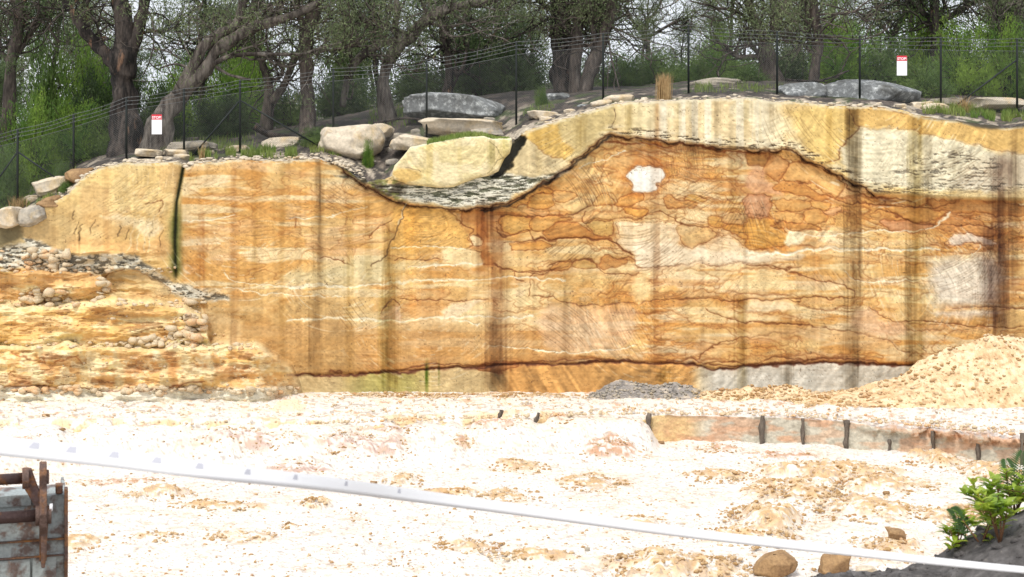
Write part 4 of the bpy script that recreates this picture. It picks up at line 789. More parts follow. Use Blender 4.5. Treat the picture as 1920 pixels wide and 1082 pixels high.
BL = [('boulder', 658, 280, 122, 56, 46.6, 2.2, 'large rounded pale boulder behind the fence, left of the dark hollow', PB, 1, .25, .12, 0, 1),
      ('boulder', 715, 250, 48, 22, 47.6, 1.2, 'small pale hump behind the right shoulder of the large rounded boulder', PB, 2, .2, .1, 0, 0),
      ('flat_rock', 775, 275, 90, 24, 45.6, 1.4, 'low pale slab sloping up behind the rim at the left of the mossy block', PB, 3, .4, .12, -.12, 0),
      ('boulder', 850, 210, 190, 38, 49.5, 3.0, 'long grey lichen-covered boulder lying behind the fence, below the curved gum tree', GB, 4, .3, .10, -.04, 0),
      ('flat_rock', 875, 244, 175, 26, 46.8, 1.8, 'long pale rock shelf behind the fence, above the grassy block', PB, 5, .45, .12, -.03, 1),
      ('flat_rock', 915, 252, 70, 13, 46.2, 1.2, 'thin grey slab under the long pale rock shelf', OB, 6, .45, .1, .03, 0),
      ('boulder', 1035, 192, 72, 22, 50, 1.8, 'small grey lichen-covered boulder at the foot of the triple trunk', GB, 7, .3, .1, 0, 0),
      ('flat_rock', 1120, 212, 80, 16, 46.6, 1.6, 'flat grey rock lying just behind the rim below the triple trunk', GB, 8, .45, .1, -.1, 0),
      ('boulder', 1620, 196, 210, 54, 48.5, 3.4, 'broad domed grey boulder behind the fence, largest on the hilltop', GB, 9, .25, .10, .03, 1),
      ('boulder', 1500, 186, 90, 32, 47.6, 2.0, 'grey boulder with an orange flank beside the thin leaning tree', GB, 10, .3, .12, .05, 0),
      ('boulder', 1340, 172, 120, 30, 51, 2.2, 'low dark boulder half hidden in scrub behind the fence', OB, 11, .3, .12, 0, 0),
      ('flat_rock', 1870, 198, 110, 16, 48, 1.8, 'pale flat rock in the grass near the right edge behind the fence', PB, 12, .45, .1, 0, 0),
      ('flat_rock', 1768, 196, 60, 14, 48, 1.4, 'grey flat rock between the domed boulder and the long grass', OB, 13, .45, .1, 0, 0),
      ('flat_rock', 530, 272, 80, 18, 48, 1.6, 'pale tilted slab behind the fence at the foot of the straight trunk', PB, 14, .45, .1, .10, 0),
      ('flat_rock', 360, 278, 95, 16, 47, 1.4, 'layered grey slab under the leaning tree', OB, 15, .5, .12, .06, 1),
      ('flat_rock', 280, 290, 48, 12, 46, 1.0, 'small white slab right of the thick dark trunk', PB, 16, .5, .1, -.06, 0),
      ('boulder', 155, 335, 60, 26, 45.4, 1.2, 'reddish brown rock under grass left of the cut cliff top', M['brown_rock'], 17, .35, .14, 0, 0),
      ('boulder', 20, 412, 48, 34, 44.4, 1.2, 'pale rounded rock at the left end of the rim', PB, 18, .35, .14, 0, 0),
      ('boulder', 65, 408, 55, 26, 44.5, 1.1, 'grey rock wedged on the rim beside the pale rounded rock', OB, 19, .35, .14, .3, 0),
      ('boulder', 100, 385, 50, 20, 44.7, 1.0, 'mossy yellowish rock on the sloping left rim', M['brown_rock'], 20, .35, .14, .25, 0),
      ('boulder', 100, 352, 70, 24, 46, 1.2, 'pale mossy rock behind the sloping left rim', PB, 21, .35, .14, .3, 0)]
for i, (nm, px, py, wd, hh, Y, dp, lb, mt, sd, bx, rg, ti, crs) in enumerate(BL):
    boulder(nm, px, py, wd, hh, Y, dp, lb, 'boulder' if nm == 'boulder' else 'rock', mt, sd, bx, rg, tilt=ti, crease=crs)
for i, (px, row, wd, hh, lb, mt) in enumerate([(1452, 1078, 88, 44, 'large brown angular rock on the floor under the white tape', M['brown_rock']), (1566, 1072, 72, 36, 'squarish brown rock right of the large angular rock', M['brown_rock']),
        (1102, 1034, 12, 8, 'small dark stone alone on the white floor', OB), (1165, 1048, 20, 12, 'orange clod left of the big sand ridge', M['brown_rock']), (1662, 928, 18, 8, 'orange stone lying among the ridges on the right', M['brown_rock']),
        (700, 909, 18, 9, 'brown stone beside the sandy patch in the middle of the floor', M['brown_rock']), (540, 985, 13, 8, 'lone brown stone on the left part of the floor', M['brown_rock']), (1825, 832, 16, 10, 'orange stone near the right end of the cut step', M['brown_rock']),
        (1240, 832, 16, 7, 'flat reddish stone at the foot of the cut step', M['brown_rock']), (117, 808, 14, 7, 'brown stone on the yellow sand at the far left', M['brown_rock']), (85, 782, 14, 7, 'dark brown stone in front of the left bench', M['brown_rock']),
        (1680, 1012, 44, 22, 'crumbly clod on the sand beside the bank plants', M['brown_rock']), (1625, 1075, 50, 16, 'flat yellow stone beside the squarish brown rock', PB)]):
    x, y, z = floor_pt(px, row); o = boulder('loose_rock', px, row, wd, hh, y, wd / F * y * .8, lb, 'rock', mt, 30 + i, .35, .2, nu=60, nv=40, sink=.05, facet=(.55, .85))
    o.location = (x, y, z + .0)

rr_ = np.random.default_rng(303)
for i in range(34):
    lo, hi, ya, yb = [(250, 640, 45.0, 48.5), (640, 760, 45.2, 48), (980, 1200, 44.7, 46.2), (1640, 1760, 45.0, 48), (700, 960, 46.5, 50), (60, 180, 45, 46.5)][i % 6]
    px = lo + (hi - lo) * rr_.random(); Y = ya + (yb - ya) * rr_.random(); wd = 18 + 46 * rr_.random() ** 1.6; x, y, z = hill_pt(px, Y); mt_ = [PB, OB, PB][i % 3]
    o = boulder('flat_rock', px, 0, wd, 5 + wd * .16, Y, wd / F * Y * .9, 'small flat slab half sunk in the dark litter behind the cliff rim', 'rock', mt_, 60 + i, .45, .14, 'small slabs sunk in the litter', (rr_.random() - .5) * .2, nu=40, nv=24)
    o.location = (x, y, z)

# ---------------------------------------------------------------- the pale block set in the rim
def build_block():
    T = A([(672, 560), (690, 500), (720, 470), (770, 412), (800, 372), (1000, 332), (1180, 297), (1330, 291), (1400, 310), (1530, 306), (1537, 318)])
    Bt = A([(672, 575), (690, 602), (780, 632), (900, 650), (1000, 660), (1120, 655), (1200, 620), (1290, 590), (1370, 575), (1440, 540), (1480, 450), (1520, 410), (1537, 345)])
    cl = np.arange(T[0][0], T[-1][0], .9); t = ip(cl, T) + 1.0 * (fbm(cl / 9, cl * 0, 3, 501) - .5); b = ip(cl, Bt) + 1.6 * (fbm(cl / 7, cl * 0 + 3, 3, 503) - .5)
    R = 90; v = np.linspace(0, 1, R)[:, None]; PX = np.broadcast_to(cl[None], (R, len(cl))).copy(); PY = t[None] + (b - t)[None] * v
    e = np.minimum(np.minimum(v, 1 - v) * (b - t)[None], np.minimum(cl - cl[0], cl[-1] - cl)[None] * 1.5)
    Yd = 43.85 + .12 * np.exp(-e / 2.5) + .06 * (fbm(PX / 18, PY / 12, 4, 505) - .5) + .003 * (PX - 740) * .3
    p = Paint(PX, PY, (228, 206, 158), 13); X, Yp = p.X, p.Y
    p.blend(sst(.5, .65, fbm(X / 40, Yp / 30, 3, 507)) * .6, (238, 218, 184)); p.fill(A([(700, 590), (680, 540), (740, 520), (860, 545), (880, 600), (780, 625)]), (214, 174, 108), .9, 5, 0)
    p.line(A([(770, 515), (830, 520), (880, 545)]), .9, (110, 90, 70)); p.line(A([(1390, 340), (1440, 390), (1475, 440)]), .7, (120, 110, 80)); p.line(A([(1475, 440), (1420, 480), (1370, 560)]), .7, (120, 110, 80))
    p.hatch(np.ones(X.shape), 38, 2.2, .12, 20); p.hatch(np.ones(X.shape), -5, 2.4, .1, 30); p.arcs(850, 240, 20, 140, 20, 160, .12, 2.2)
    for st in [(805, 262, 345, 8, .5, (.75, .68, .4)), (920, 262, 330, 6, .8, (.5, .5, .34)), (945, 262, 330, 9, .45, (.72, .72, .45)), (790, 300, 345, 5, .3, (.7, .66, .4)), (862, 262, 340, 4, .25, (.8, .75, .5))]: p.stain(*st)
    p.blend(sst(2.2, .6, Yp - t[None]) * .7, (244, 234, 210)); p.C *= (1 + .12 * (fbm(X / 4, Yp / 3, 3, 509) - .5) * 2)[..., None]
    Vf = np.stack([(PX - 960) / F * Yd, Yd, HC - (PY - HR) / F * Yd], -1)
    Vb = Vf.copy(); Vb[..., 1] += 1.2; Vb[..., 2] += .12 * (1 - v); n = PX.size; C = PX.shape[1]
    idx = np.concatenate([np.arange(C), np.arange(1, R) * C + C - 1, (R - 1) * C + np.arange(C - 2, -1, -1), np.arange(R - 2, 0, -1) * C])
    st = np.stack([idx, np.roll(idx, -1), np.roll(idx, -1) + n, idx + n], 1)
    cc = p.out(); Fc = np.concatenate([gridf(R, C), gridf(R, C, n)[:, ::-1], st])
    V = np.concatenate([Vf.reshape(-1, 3), Vb.reshape(-1, 3)]); org = V.mean(0); o = mkmesh('sandstone_block', V - org, Fc, M['rock'], cols=np.concatenate([cc, cc * .8])); o.location = org
    tag(o, 'cream sandstone block with a grassy top lying in the hollow of the cliff rim', 'stone block')
build_block()

# ---------------------------------------------------------------- spoil heaps
def heap(name, prof, Yc, half, label, cat, tint, seed, base_row=745):
    x0, x1 = prof[0][0], prof[-1][0]; cl = np.linspace(x0, x1, int((x1 - x0) / 1.8)); R = 90; s = np.linspace(-1, 1, R)[:, None]
    top = HC - (ip(cl, prof) - HR) / F * Yc; top = np.maximum(top, .0)[None]
    Yv = Yc + s * half + 0 * cl[None]; X = (cl[None] - 960) / F * Yc + 0 * s
    pr = np.clip(1 - np.abs(s), 0, 1) ** .9; Z = -.06 + top * pr
    am = sst(.02, .3, Z); Z = Z + am * (.22 * (fbm(X * 1.6, Yv * 1.6, 3, seed) - .5) + .16 * (fbm(X * 6, Yv * 6, 4, seed + 2, .65) - .5))
    c = np.ones(X.shape + (3,)) * np.array(tint[0]); n = fbm(X * .8, Yv * .8 + Z, 4, seed + 4); g = fbm(X * 7, Yv * 7 + Z * 6, 3, seed + 6, .6)
    def bl(a, col):
        nonlocal c; c = c * (1 - a[..., None]) + a[..., None] * np.array(col)
    bl(sst(.5, .62, n) * .8, tint[1]); bl(sst(.58, .66, g) * .7, tint[2]); bl(sst(.38, .3, g) * .5, tint[3])
    V = np.stack([X, Yv, Z], -1); org = np.array([V[..., 0].mean(), Yc, 0]); o = mkmesh(name, V - org, gridf(*X.shape)[:, ::-1], M['sand'], cols=c.reshape(-1, 3)); o.location = org
    r = np.random.default_rng(seed); k = int((x1 - x0) * 3.2); j = r.integers(0, X.shape[1], k); i = r.integers(3, R - 20, k); s_ = .012 + .07 * r.random(k) ** 3.5
    q = scatter('clods', V[i, j] - org + np.column_stack([0 * s_, 0 * s_, s_ * .3]), s_, M['rubble'] if tint[0][0] > .3 else OB, seed=seed); q.parent = o; q['kind'] = 'stuff'
    return tag(o, label, cat)
YS = [(.70, .55, .34), (.66, .44, .24), (.42, .27, .14), (.78, .68, .5)]
heap('spoil_heap', [(1480, 745), (1560, 732), (1620, 718), (1690, 700), (1720, 678), (1760, 655), (1800, 642), (1850, 628), (1885, 624), (1940, 626), (2100, 640), (2300, 690), (2450, 745)], 42.6, 1.75, 'tall heap of crumbly yellow sand against the right end of the cliff', 'spoil heap', YS, 601)
heap('spoil_heap', [(1095, 745), (1115, 733), (1135, 720), (1155, 712), (1185, 714), (1215, 722), (1250, 718), (1290, 716), (1310, 728), (1330, 745)], 43.6, .8, 'small heap of dark grey grit at the foot of the cliff', 'spoil heap', [(.30, .275, .25), (.50, .44, .36), (.13, .12, .11), (.7, .58, .42)], 611)
heap('spoil_heap', [(1290, 745), (1320, 730), (1370, 726), (1400, 718), (1430, 724), (1470, 720), (1500, 728), (1560, 738), (1600, 745)], 43.3, .7, 'low yellow ridge of sand between the dark grit and the tall heap', 'spoil heap', YS, 621)
heap('spoil_heap', [(560, 748), (620, 738), (700, 735), (760, 733), (830, 738), (900, 736), (960, 734), (1040, 738), (1110, 746)], 43.8, .6, 'very low pale sand ridge along the foot of the cliff left of centre', 'spoil heap', [(.76, .66, .52), (.66, .46, .33), (.45, .33, .25), (.8, .76, .7)], 631)

# ---------------------------------------------------------------- stakes against the step
ST = [(1217, 775, 812, 5, 'stout dark pole at the left end of the cut step, beside a white sand cone'), (1428, 780, 832, 6, 'thickest dark pole standing against the grey part of the cut step'), (1506, 785, 830, 4, 'slender dark pole right of the thickest pole'),
      (1587, 789, 840, 5, 'dark pole with a bulging top near the middle of the cut step'), (1667, 824, 843, 3.5, 'short stub of a pole at the foot of the pinkish step'), (1750, 808, 840, 4, 'dark pole below orange overhanging clods'), (1834, 822, 869, 4.5, 'last dark pole but one toward the right edge'),
      (1916, 812, 866, 4.5, 'dark pole at the right edge of the picture'), (932, 769, 787, 4, 'short leaning stub on the bench edge, leftmost of the poles'), (1002, 774, 790, 4, 'short leaning stub right of the leftmost one')]
for i, (px, r0, r1, rad, lb) in enumerate(ST):
    Y = float(edgeY(px)) - .12; x, _, z0 = wp(px, r1 + 8, Y); _, _, z1 = wp(px, r0, Y); rr = rad / F * Y * .85
    n = 14; t = np.linspace(0, 1, n); ln = .12 if i > 7 else 0.02 * math.sin(i * 2.1)
    P = np.column_stack([.012 * np.sin(t * 7 + i) + ln * t, .01 * np.cos(t * 5 + i), (z1 - z0) * t]); mb = MB().tube(P, rr * (1 + .18 * np.sin(t * 9 + i * 1.7)) * (1.25 if i == 3 else 1) ** t, 10, rough=.35, sd=i)
    o = mb.build('wooden_stake', M['stake']); o.location = (x, Y, z0); tag(o, lb, 'stake', 'dark poles standing along the cut step')

# ---------------------------------------------------------------- fence
POSTS = [(-60, 262, 46.0), (33, 242, 45.6), (138, 214, 45.8), (237, 189, 46.0), (345, 166, 46.2), (450, 150, 46.3), (625, 128, 46.3), (800, 112, 46.2), (968, 78, 46.2), (1131, 62, 46.4), (1291, 47, 46.6), (1457, 58, 46.7), (1612, 66, 46.8), (1764, 70, 46.9), (1907, 72, 47), (2060, 80, 47), (2220, 90, 47)]
def build_fence():
    r = empty('chain_link_fence', hill_pt(960, 46.3), 'dark chain link fence with three strands of wire along the cliff rim', 'fence'); O = np.array(r.location)
    tops = []; bases = []
    for px, top, Y in POSTS:
        x, y, zb = hill_pt(px, Y); zt = wp(px, top, Y)[2]; zt = max(zt, zb + 2.0); zt = min(zt, zb + 2.75); tops.append((x, y, zt)); bases.append((x, y, zb))
        MB().tube([(x, y, zb - .2), (x, y, zt - .03), (x, y, zt)], [.036, .036, .03], 10).build('post', M['steel'], r, off=O)
    tops = np.array(tops); bases = np.array(bases)
    for k, dr in [(1, (-1, 1)), (5, (-1, 1)), (14, (-1,))]:
        for dd in dr:
            e = bases[k] + (bases[k + dd] - bases[k]) * (.85 if k != 1 else .9); e[2] = float(hill_z(e[0], e[1])) + .05; s = bases[k] + (tops[k] - bases[k]) * .72
            MB().tube([s, e], .027, 8).build('brace', M['steel'], r, off=O)
    for q in (0.01, .13, .25):
        P = []
        for a, b in zip(tops[:-1], tops[1:]):
            for t in np.linspace(0, 1, 7)[:-1]: p = a + (b - a) * t - np.array([0, .03, q + .05 * math.sin(t * math.pi)]); P.append(p)
        P.append(tops[-1] - np.array([0, .03, q])); m = MB().tube(P, .006, 4)
        P = np.array(P)
        for a, b in zip(P[:-1], P[1:]):
            for t in (.2, .6): c = a + (b - a) * t; m.tube([c + (-.02, 0, -.03), c + (.02, 0, .03)], .003, 3); m.tube([c + (-.02, 0, .03), c + (.02, 0, -.03)], .003, 3)
        m.build('wire_strand', M['wire'], r, off=O)
    V = []; Fc = []; n = 0; w_ = .0016
    for k in range(len(bases) - 1):
        a0, a1 = bases[k], bases[k + 1]; b0, b1 = tops[k].copy(), tops[k + 1].copy(); b0[2] -= .42; b1[2] -= .42
        L = np.linalg.norm(a1 - a0); H = .5 * (b0[2] - a0[2] + b1[2] - a1[2]); nd = int(L / .075)
        for sgn in (1, -1):
            for i in range(-int(H / .075), nd + int(H / .075)):
                u0 = i * .075; u1 = u0 + sgn * H; t0, t1 = 0, 1
                if u1 != u0:
                    ta, tb = sorted(((0 - u0) / (u1 - u0), (L - u0) / (u1 - u0))); t0 = max(t0, ta); t1 = min(t1, tb)
                if t1 <= t0: continue
                pts = []
                for t in (t0, t1):
                    u = (u0 + (u1 - u0) * t) / L; bq = a0 + (a1 - a0) * u; tq = b0 + (b1 - b0) * u; pts.append(bq + (tq - bq) * t)
                p0, p1 = pts; d = (p1 - p0) / (np.linalg.norm(p1 - p0) + 1e-9); s = np.cross(d, (0, 1, 0)) * w_; yv = np.array([0, w_ * 1.6, 0]); yo = np.array([0, .006 * sgn, 0])
                V += [p0 + s + yo, p0 - s + yo, p0 + yv + yo, p1 + s + yo, p1 - s + yo, p1 + yv + yo]; Fc += [(n, n + 1, n + 4, n + 3), (n + 1, n + 2, n + 5, n + 4), (n + 2, n, n + 3, n + 5)]; n += 6
    mkmesh('wire_mesh', np.array(V) - O, np.array(Fc), M['wire'], r)
    P = tops - np.array([0, 0, .42]); MB().tube(P, .006, 4).build('tension_wire', M['wire'], r, off=O)
build_fence()
def sign(px, top, Y, lb):
    x, y, z = wp(px, top, Y); s = Y / F; W, H = 19 * s, 37 * s
    r = empty('warning_sign', (x, y - .07, z - H), lb, 'sign', 'warning signs on the fence')
    MB().box(-W / 2, W / 2, -.004, .004, 0, H).build('panel', M['signwhite'], r, smooth=False)
    MB().box(-W / 2, W / 2, -.007, -.0045, H * .74, H).build('header', M['signred'], r, smooth=False)
    cu = bpy.data.curves.new('t', 'FONT'); cu.body = 'STOP!'; cu.size = H * .25; cu.align_x = 'CENTER'; cu.extrude = .001; cu.offset = .004
    to = bpy.data.objects.new('t', cu); COL.objects.link(to); bpy.context.view_layer.update()
    me = bpy.data.meshes.new_from_object(to.evaluated_get(bpy.context.evaluated_depsgraph_get())); bpy.data.objects.remove(to)
    v = np.array([q.co[:] for q in me.vertices]); k = W * .9 / (v[:, 0].max() - v[:, 0].min()); me.materials.clear(); me.materials.append(M['signwhite'])
    o = bpy.data.objects.new('lettering', me); COL.objects.link(o); o.parent = r; o.rotation_euler = (math.pi / 2, 0, 0); o.scale = (k, k * 1.0, 1); o.location = (0, -.009, H * .79)
sign(295, 215, 46.0, 'white sign headed STOP! in red, on the fence beside the leaning tree'); sign(1690, 105, 46.75, 'white sign headed STOP! in red, on the fence above the domed grey boulder')

# ---------------------------------------------------------------- foliage and trees
def leafmesh(name, P, D, L, Wd, matl, parent=None, seed=0):
    r = np.random.default_rng(seed); n = len(P); D = D / (np.linalg.norm(D, axis=1)[:, None] + 1e-9)
    q = r.normal(size=(n, 3)); Sd = np.cross(D, q); Sd /= np.linalg.norm(Sd, axis=1)[:, None] + 1e-9
    L = (L * (.6 + .8 * r.random(n)))[:, None]; Wd = (Wd * (.6 + .8 * r.random(n)))[:, None]
    V = np.stack([P, P + D * L * .45 + Sd * Wd / 2, P + D * L, P + D * L * .45 - Sd * Wd / 2], 1)
    return mkmesh(name, V, np.arange(4 * n).reshape(n, 4), matl, parent, smooth=False)
class Grow:
    def __init__(s, seed): s.r = np.random.default_rng(seed); s.wood = MB(); s.P = []; s.D = []; s.sd = seed
    def limb(s, P, R, seg=9, rough=.3):
        P = np.array(P, float); R = np.array(R, float); n = len(P); t = np.linspace(0, n - 1, max(4 * n, 6)); i = np.minimum(t.astype(int), n - 2); f = (t - i)[:, None]
        p0 = P[np.maximum(i - 1, 0)]; p1 = P[i]; p2 = P[i + 1]; p3 = P[np.minimum(i + 2, n - 1)]
        Q = .5 * (2 * p1 + (p2 - p0) * f + (2 * p0 - 5 * p1 + 4 * p2 - p3) * f ** 2 + (3 * p1 - p0 - 3 * p2 + p3) * f ** 3)
        RR = np.interp(t, range(n), R); Q = Q + (s.r.random(Q.shape) - .5) * RR[:, None] * .12
        s.wood.tube(Q, RR, seg, rough=rough, sd=s.sd + len(s.wood.V)); return Q, RR
    def twig(s, p, d, L, R, lv, leaf=26, spread=.26, droop=.5, up=.25):
        n = 6; P = [np.array(p, float)]; d = np.array(d, float); d /= np.linalg.norm(d) + 1e-9
        for k in range(n):
            d = d + s.r.normal(size=3) * .28 + np.array([0, 0, up * .4]); d /= np.linalg.norm(d); P.append(P[-1] + d * L / n)
        P = np.array(P); s.wood.tube(P, np.linspace(R, R * .4, n + 1), 5 if lv else 4)
        if lv > 0:
            for k in range(int(s.r.integers(3, 6))):
                i = int(s.r.integers(2, n + 1)); dd = d + s.r.normal(size=3) * .8; s.twig(P[i], dd, L * (.4 + .3 * s.r.random()), R * .45, lv - 1, leaf, spread, droop, up)
        else:
            for q in (P[-1], P[-3]):
                k = int(leaf * (.5 + s.r.random())); s.P.append(q + s.r.normal(size=(k, 3)) * spread * np.array([1, 1, .75])); s.D.append(s.r.normal(size=(k, 3)) * .7 + np.array([0, 0, -droop]))
    def finish(s, root, bark, leafm, L=.12, W=.028):
        O = np.array(root.location); s.wood.build('trunk', bark, root, off=O)
        if s.P: leafmesh('crown', np.concatenate(s.P) - O, np.concatenate(s.D), L, W, leafm, root, s.sd)
def traced(label, Y, trunks, bark, leafm, tw=26, seed=1, leaf=24, name='gum_tree', lowleaf=0, depth=.6, L=.13, W=.03):
    g = Grow(seed); cand = []
    for bi, br in enumerate(trunks):
        yo = 0 if bi == 0 else g.r.normal() * depth * .4; n = len(br); P = []; R = []
        for k, (px, py, rd) in enumerate(br):
            yy = Y + (yo * k / n if bi else 0) + (.0 if k == 0 else g.r.normal() * .05)
            if bi == 0 and k == 0: x, y, z = hill_pt(px, Y); z = min(z, wp(px, py, Y)[2]) - .15
            else: x, y, z = wp(px, py, yy)
            P.append((x, y, z)); R.append(rd / F * yy)
        if bi == 0: R[0] *= 1.15
        Q, RR = g.limb(P, R, 14 if R[0] > .12 else 9)
        T = np.gradient(Q, axis=0)
        for q, rr, t in zip(Q, RR, T):
            row = HR + (HC - q[2]) / q[1] * F
            if rr < .2 and row < 110 or (rr < .13 and lowleaf and row < 190): cand.append((q, rr, t))
    if cand:
        for i in g.r.integers(0, len(cand), tw):
            q, rr, t = cand[i]; d = g.r.normal(size=3) * np.array([1, .8, .6]) + t / (np.linalg.norm(t) + 1e-6) * .4 + np.array([0, 0, .35])
            g.twig(q, d, .9 + 1.5 * g.r.random(), min(rr * .5, .04), 1, leaf)
        for i in g.r.integers(0, len(cand), 16):
            q, rr, t = cand[i]; d = g.r.normal(size=3) * np.array([1.3, .6, .35]); g.twig(q, d, 1.5 + 2.2 * g.r.random(), min(rr * .6, .045), 1, 0, up=.12)
    r = empty(name, hill_pt(trunks[0][0][0], Y), label, 'tree'); g.finish(r, bark, leafm, L, W); return r
BG, BD, BB = M['bark_grey'], M['bark_dark'], M['bark_brown']
traced('massive old gum with a rough dark forking trunk beside the leaning tree', 48.6, [
    [(240, 288, 34), (238, 255, 27), (232, 200, 23), (230, 150, 24), (232, 120, 25), (236, 80, 19), (230, 40, 17), (226, 0, 16), (222, -50, 14)],
    [(226, 130, 17), (205, 105, 13), (180, 85, 11), (155, 55, 10), (140, 30, 9), (125, 5, 8), (116, -30, 7)], [(168, 72, 7), (160, 40, 7), (160, 5, 6), (156, -40, 5)],
    [(240, 110, 13), (256, 62, 12), (268, 20, 10), (276, -30, 8)], [(238, 80, 4), (262, 63, 3.4), (290, 58, 2.6), (306, 62, 1.6)], [(140, 30, 5), (160, 10, 4), (175, -20, 3)]], BD, M['leaf_gum'], 34, 11)
traced('large grey gum leaning far to the right with twin stems, beside the left STOP! sign', 48.0, [
    [(285, 278, 25), (303, 230, 21), (325, 192, 18), (348, 162, 15), (385, 130, 13), (403, 100, 11), (440, 72, 11), (480, 50, 10), (530, 35, 8), (570, 20, 7), (600, 0, 6), (640, -30, 5)],
    [(336, 178, 13), (362, 125, 10), (385, 85, 10), (420, 60, 9), (440, 48, 8), (455, 12, 7), (470, -25, 6)], [(395, 122, 5), (430, 106, 4), (480, 101, 3.6), (560, 102, 3), (600, 90, 2.4), (640, 80, 1.8)],
    [(450, 62, 5), (500, 30, 5), (530, 5, 4), (552, -25, 4)], [(405, 125, 3), (430, 140, 3), (470, 150, 2)], [(360, 130, 3), (330, 120, 2), (300, 128, 1.4)], [(340, 112, 2), (310, 95, 1.6), (270, 92, 1)]], BG, M['leaf_gum'], 40, 12)
traced('straight brown trunk standing between the leaning gum and the large rounded boulder', 49.0, [
    [(580, 252, 17), (577, 200, 12), (575, 140, 12), (572, 90, 13), (575, 55, 14), (590, 15, 12), (602, -30, 11)], [(572, 60, 6), (560, 20, 6), (552, -30, 6)], [(580, 100, 4), (610, 95, 3), (650, 88, 2.4), (700, 70, 1.8)]], BB, M['leaf_gum'], 26, 13)
traced('thin twisted gum with crossing stems behind the straight brown trunk', 53, [
    [(500, 212, 11), (503, 160, 8), (490, 115, 6), (475, 75, 5), (470, 30, 4), (480, -20, 3)], [(502, 195, 8), (530, 165, 7), (550, 115, 6), (575, 80, 5), (600, 30, 4)], [(495, 130, 4), (515, 150, 4), (530, 130, 3), (500, 90, 3)], [(485, 100, 3), (450, 80, 2.5), (420, 60, 2)]], BB, M['leaf_gum'], 28, 14, lowleaf=1)
traced('sinuous grey gum with a limb curving back left, behind the long grey boulder', 50.5, [
    [(732, 205, 15), (718, 165, 11), (730, 115, 10), (750, 82, 11), (770, 70, 10), (790, 45, 11), (830, 20, 10), (880, 8, 9), (920, 0, 8), (970, -25, 6)],
    [(752, 78, 9), (722, 80, 8), (692, 95, 7), (665, 120, 7), (650, 155, 7), (642, 200, 6)], [(748, 80, 7), (741, 50, 6), (745, 20, 5), (740, -20, 5)], [(762, 62, 4), (700, 45, 4), (660, 30, 3), (615, 22, 2.5)], [(800, 40, 4), (830, 50, 3), (860, 48, 2)], [(840, 18, 4), (870, 40, 3), (900, 60, 2)]], BG, M['leaf_gum'], 40, 15, lowleaf=1)
traced('dark slim trunk with ragged limbs in the shade right of the sinuous gum', 55, [[(838, 172, 9), (842, 130, 8), (836, 80, 8), (832, 30, 7), (828, -20, 6)], [(838, 120, 4), (860, 140, 4), (872, 110, 3), (880, 70, 3)], [(836, 90, 4), (810, 60, 3), (800, 20, 3)]], BD, M['leaf_dark'], 26, 16, lowleaf=1)
traced('broad trunk at the left of the triple group behind the small grey boulder', 51.8, [[(1060, 170, 24), (1056, 120, 20), (1053, 60, 18), (1048, -30, 17)], [(1050, 30, 6), (1010, 0, 5), (980, -30, 4)]], BD, M['leaf_gum'], 22, 17)
traced('middle straight trunk of the triple group behind the small grey boulder', 51.2, [[(1078, 176, 14), (1080, 120, 11), (1082, 60, 10), (1088, -30, 9)]], BB, M['leaf_gum'], 16, 18)
traced('right-leaning trunk of the triple group behind the small grey boulder', 51.0, [[(1092, 180, 14), (1106, 135, 12), (1125, 85, 11), (1140, 40, 10), (1158, -25, 9)], [(1120, 95, 5), (1110, 50, 4), (1100, 0, 4)]], BB, M['leaf_gum'], 22, 19)
traced('thick low-forking gum behind the domed boulder with a limb bending down to the left', 54, [[(1448, 156, 20), (1442, 115, 15), (1436, 80, 13), (1420, 50, 9), (1406, 10, 8), (1400, -20, 7)], [(1440, 90, 9), (1455, 45, 8), (1475, 10, 7), (1482, -20, 6)],
    [(1432, 105, 6), (1402, 108, 5), (1376, 104, 4), (1358, 82, 2.6)], [(1422, 100, 4), (1405, 80, 4), (1395, 50, 3)], [(1450, 60, 4), (1480, 70, 3), (1520, 75, 2)], [(1415, 45, 4), (1380, 20, 3), (1350, 15, 2)]], BB, M['leaf_gum'], 44, 20, lowleaf=1)
traced('thin smooth tree leaning slightly right, rooted against the domed grey boulder', 48.2, [[(1522, 160, 11), (1529, 120, 9), (1534, 80, 9), (1529, 40, 9), (1525, 0, 8), (1532, -30, 8)], [(1532, 78, 4), (1500, 74, 3), (1470, 76, 2)]], BB, M['leaf_gum'], 22, 21)
traced('slender open tree against the sky right of the triple trunks', 70, [[(1212, 140, 5), (1214, 100, 4), (1212, 70, 4), (1190, 45, 3), (1170, 10, 3)], [(1212, 72, 3), (1240, 55, 3), (1270, 40, 2.4), (1300, 30, 2)], [(1200, 55, 2), (1230, 20, 2), (1250, -20, 2)]], BD, M['leaf_gum'], 30, 22, lowleaf=1, leaf=16)
traced('dark forked gum above the bright shrubs toward the right', 56, [[(1757, 165, 12), (1756, 80, 11), (1753, 40, 10), (1750, -20, 9)], [(1754, 40, 6), (1720, 15, 5), (1690, -15, 4)], [(1754, 45, 6), (1790, 25, 5), (1830, 0, 4), (1850, -20, 4)]], BD, M['leaf_dark'], 34, 23, lowleaf=1)
traced('grey limbed gum at the right edge of the picture', 55, [[(1892, 170, 11), (1886, 90, 8), (1900, 50, 7), (1912, 0, 6), (1920, -30, 5)], [(1886, 90, 4), (1870, 50, 4), (1862, 0, 3)]], BG, M['leaf_gum'], 30, 24, lowleaf=1)
traced('leaning grey trunk behind the shrubs below the notch of white sky on the right', 60, [[(1662, 160, 7), (1672, 80, 6), (1692, 35, 6), (1715, -30, 5)], [(1675, 75, 3), (1650, 40, 3), (1640, 0, 2)]], BG, M['leaf_gum'], 24, 25, lowleaf=1)
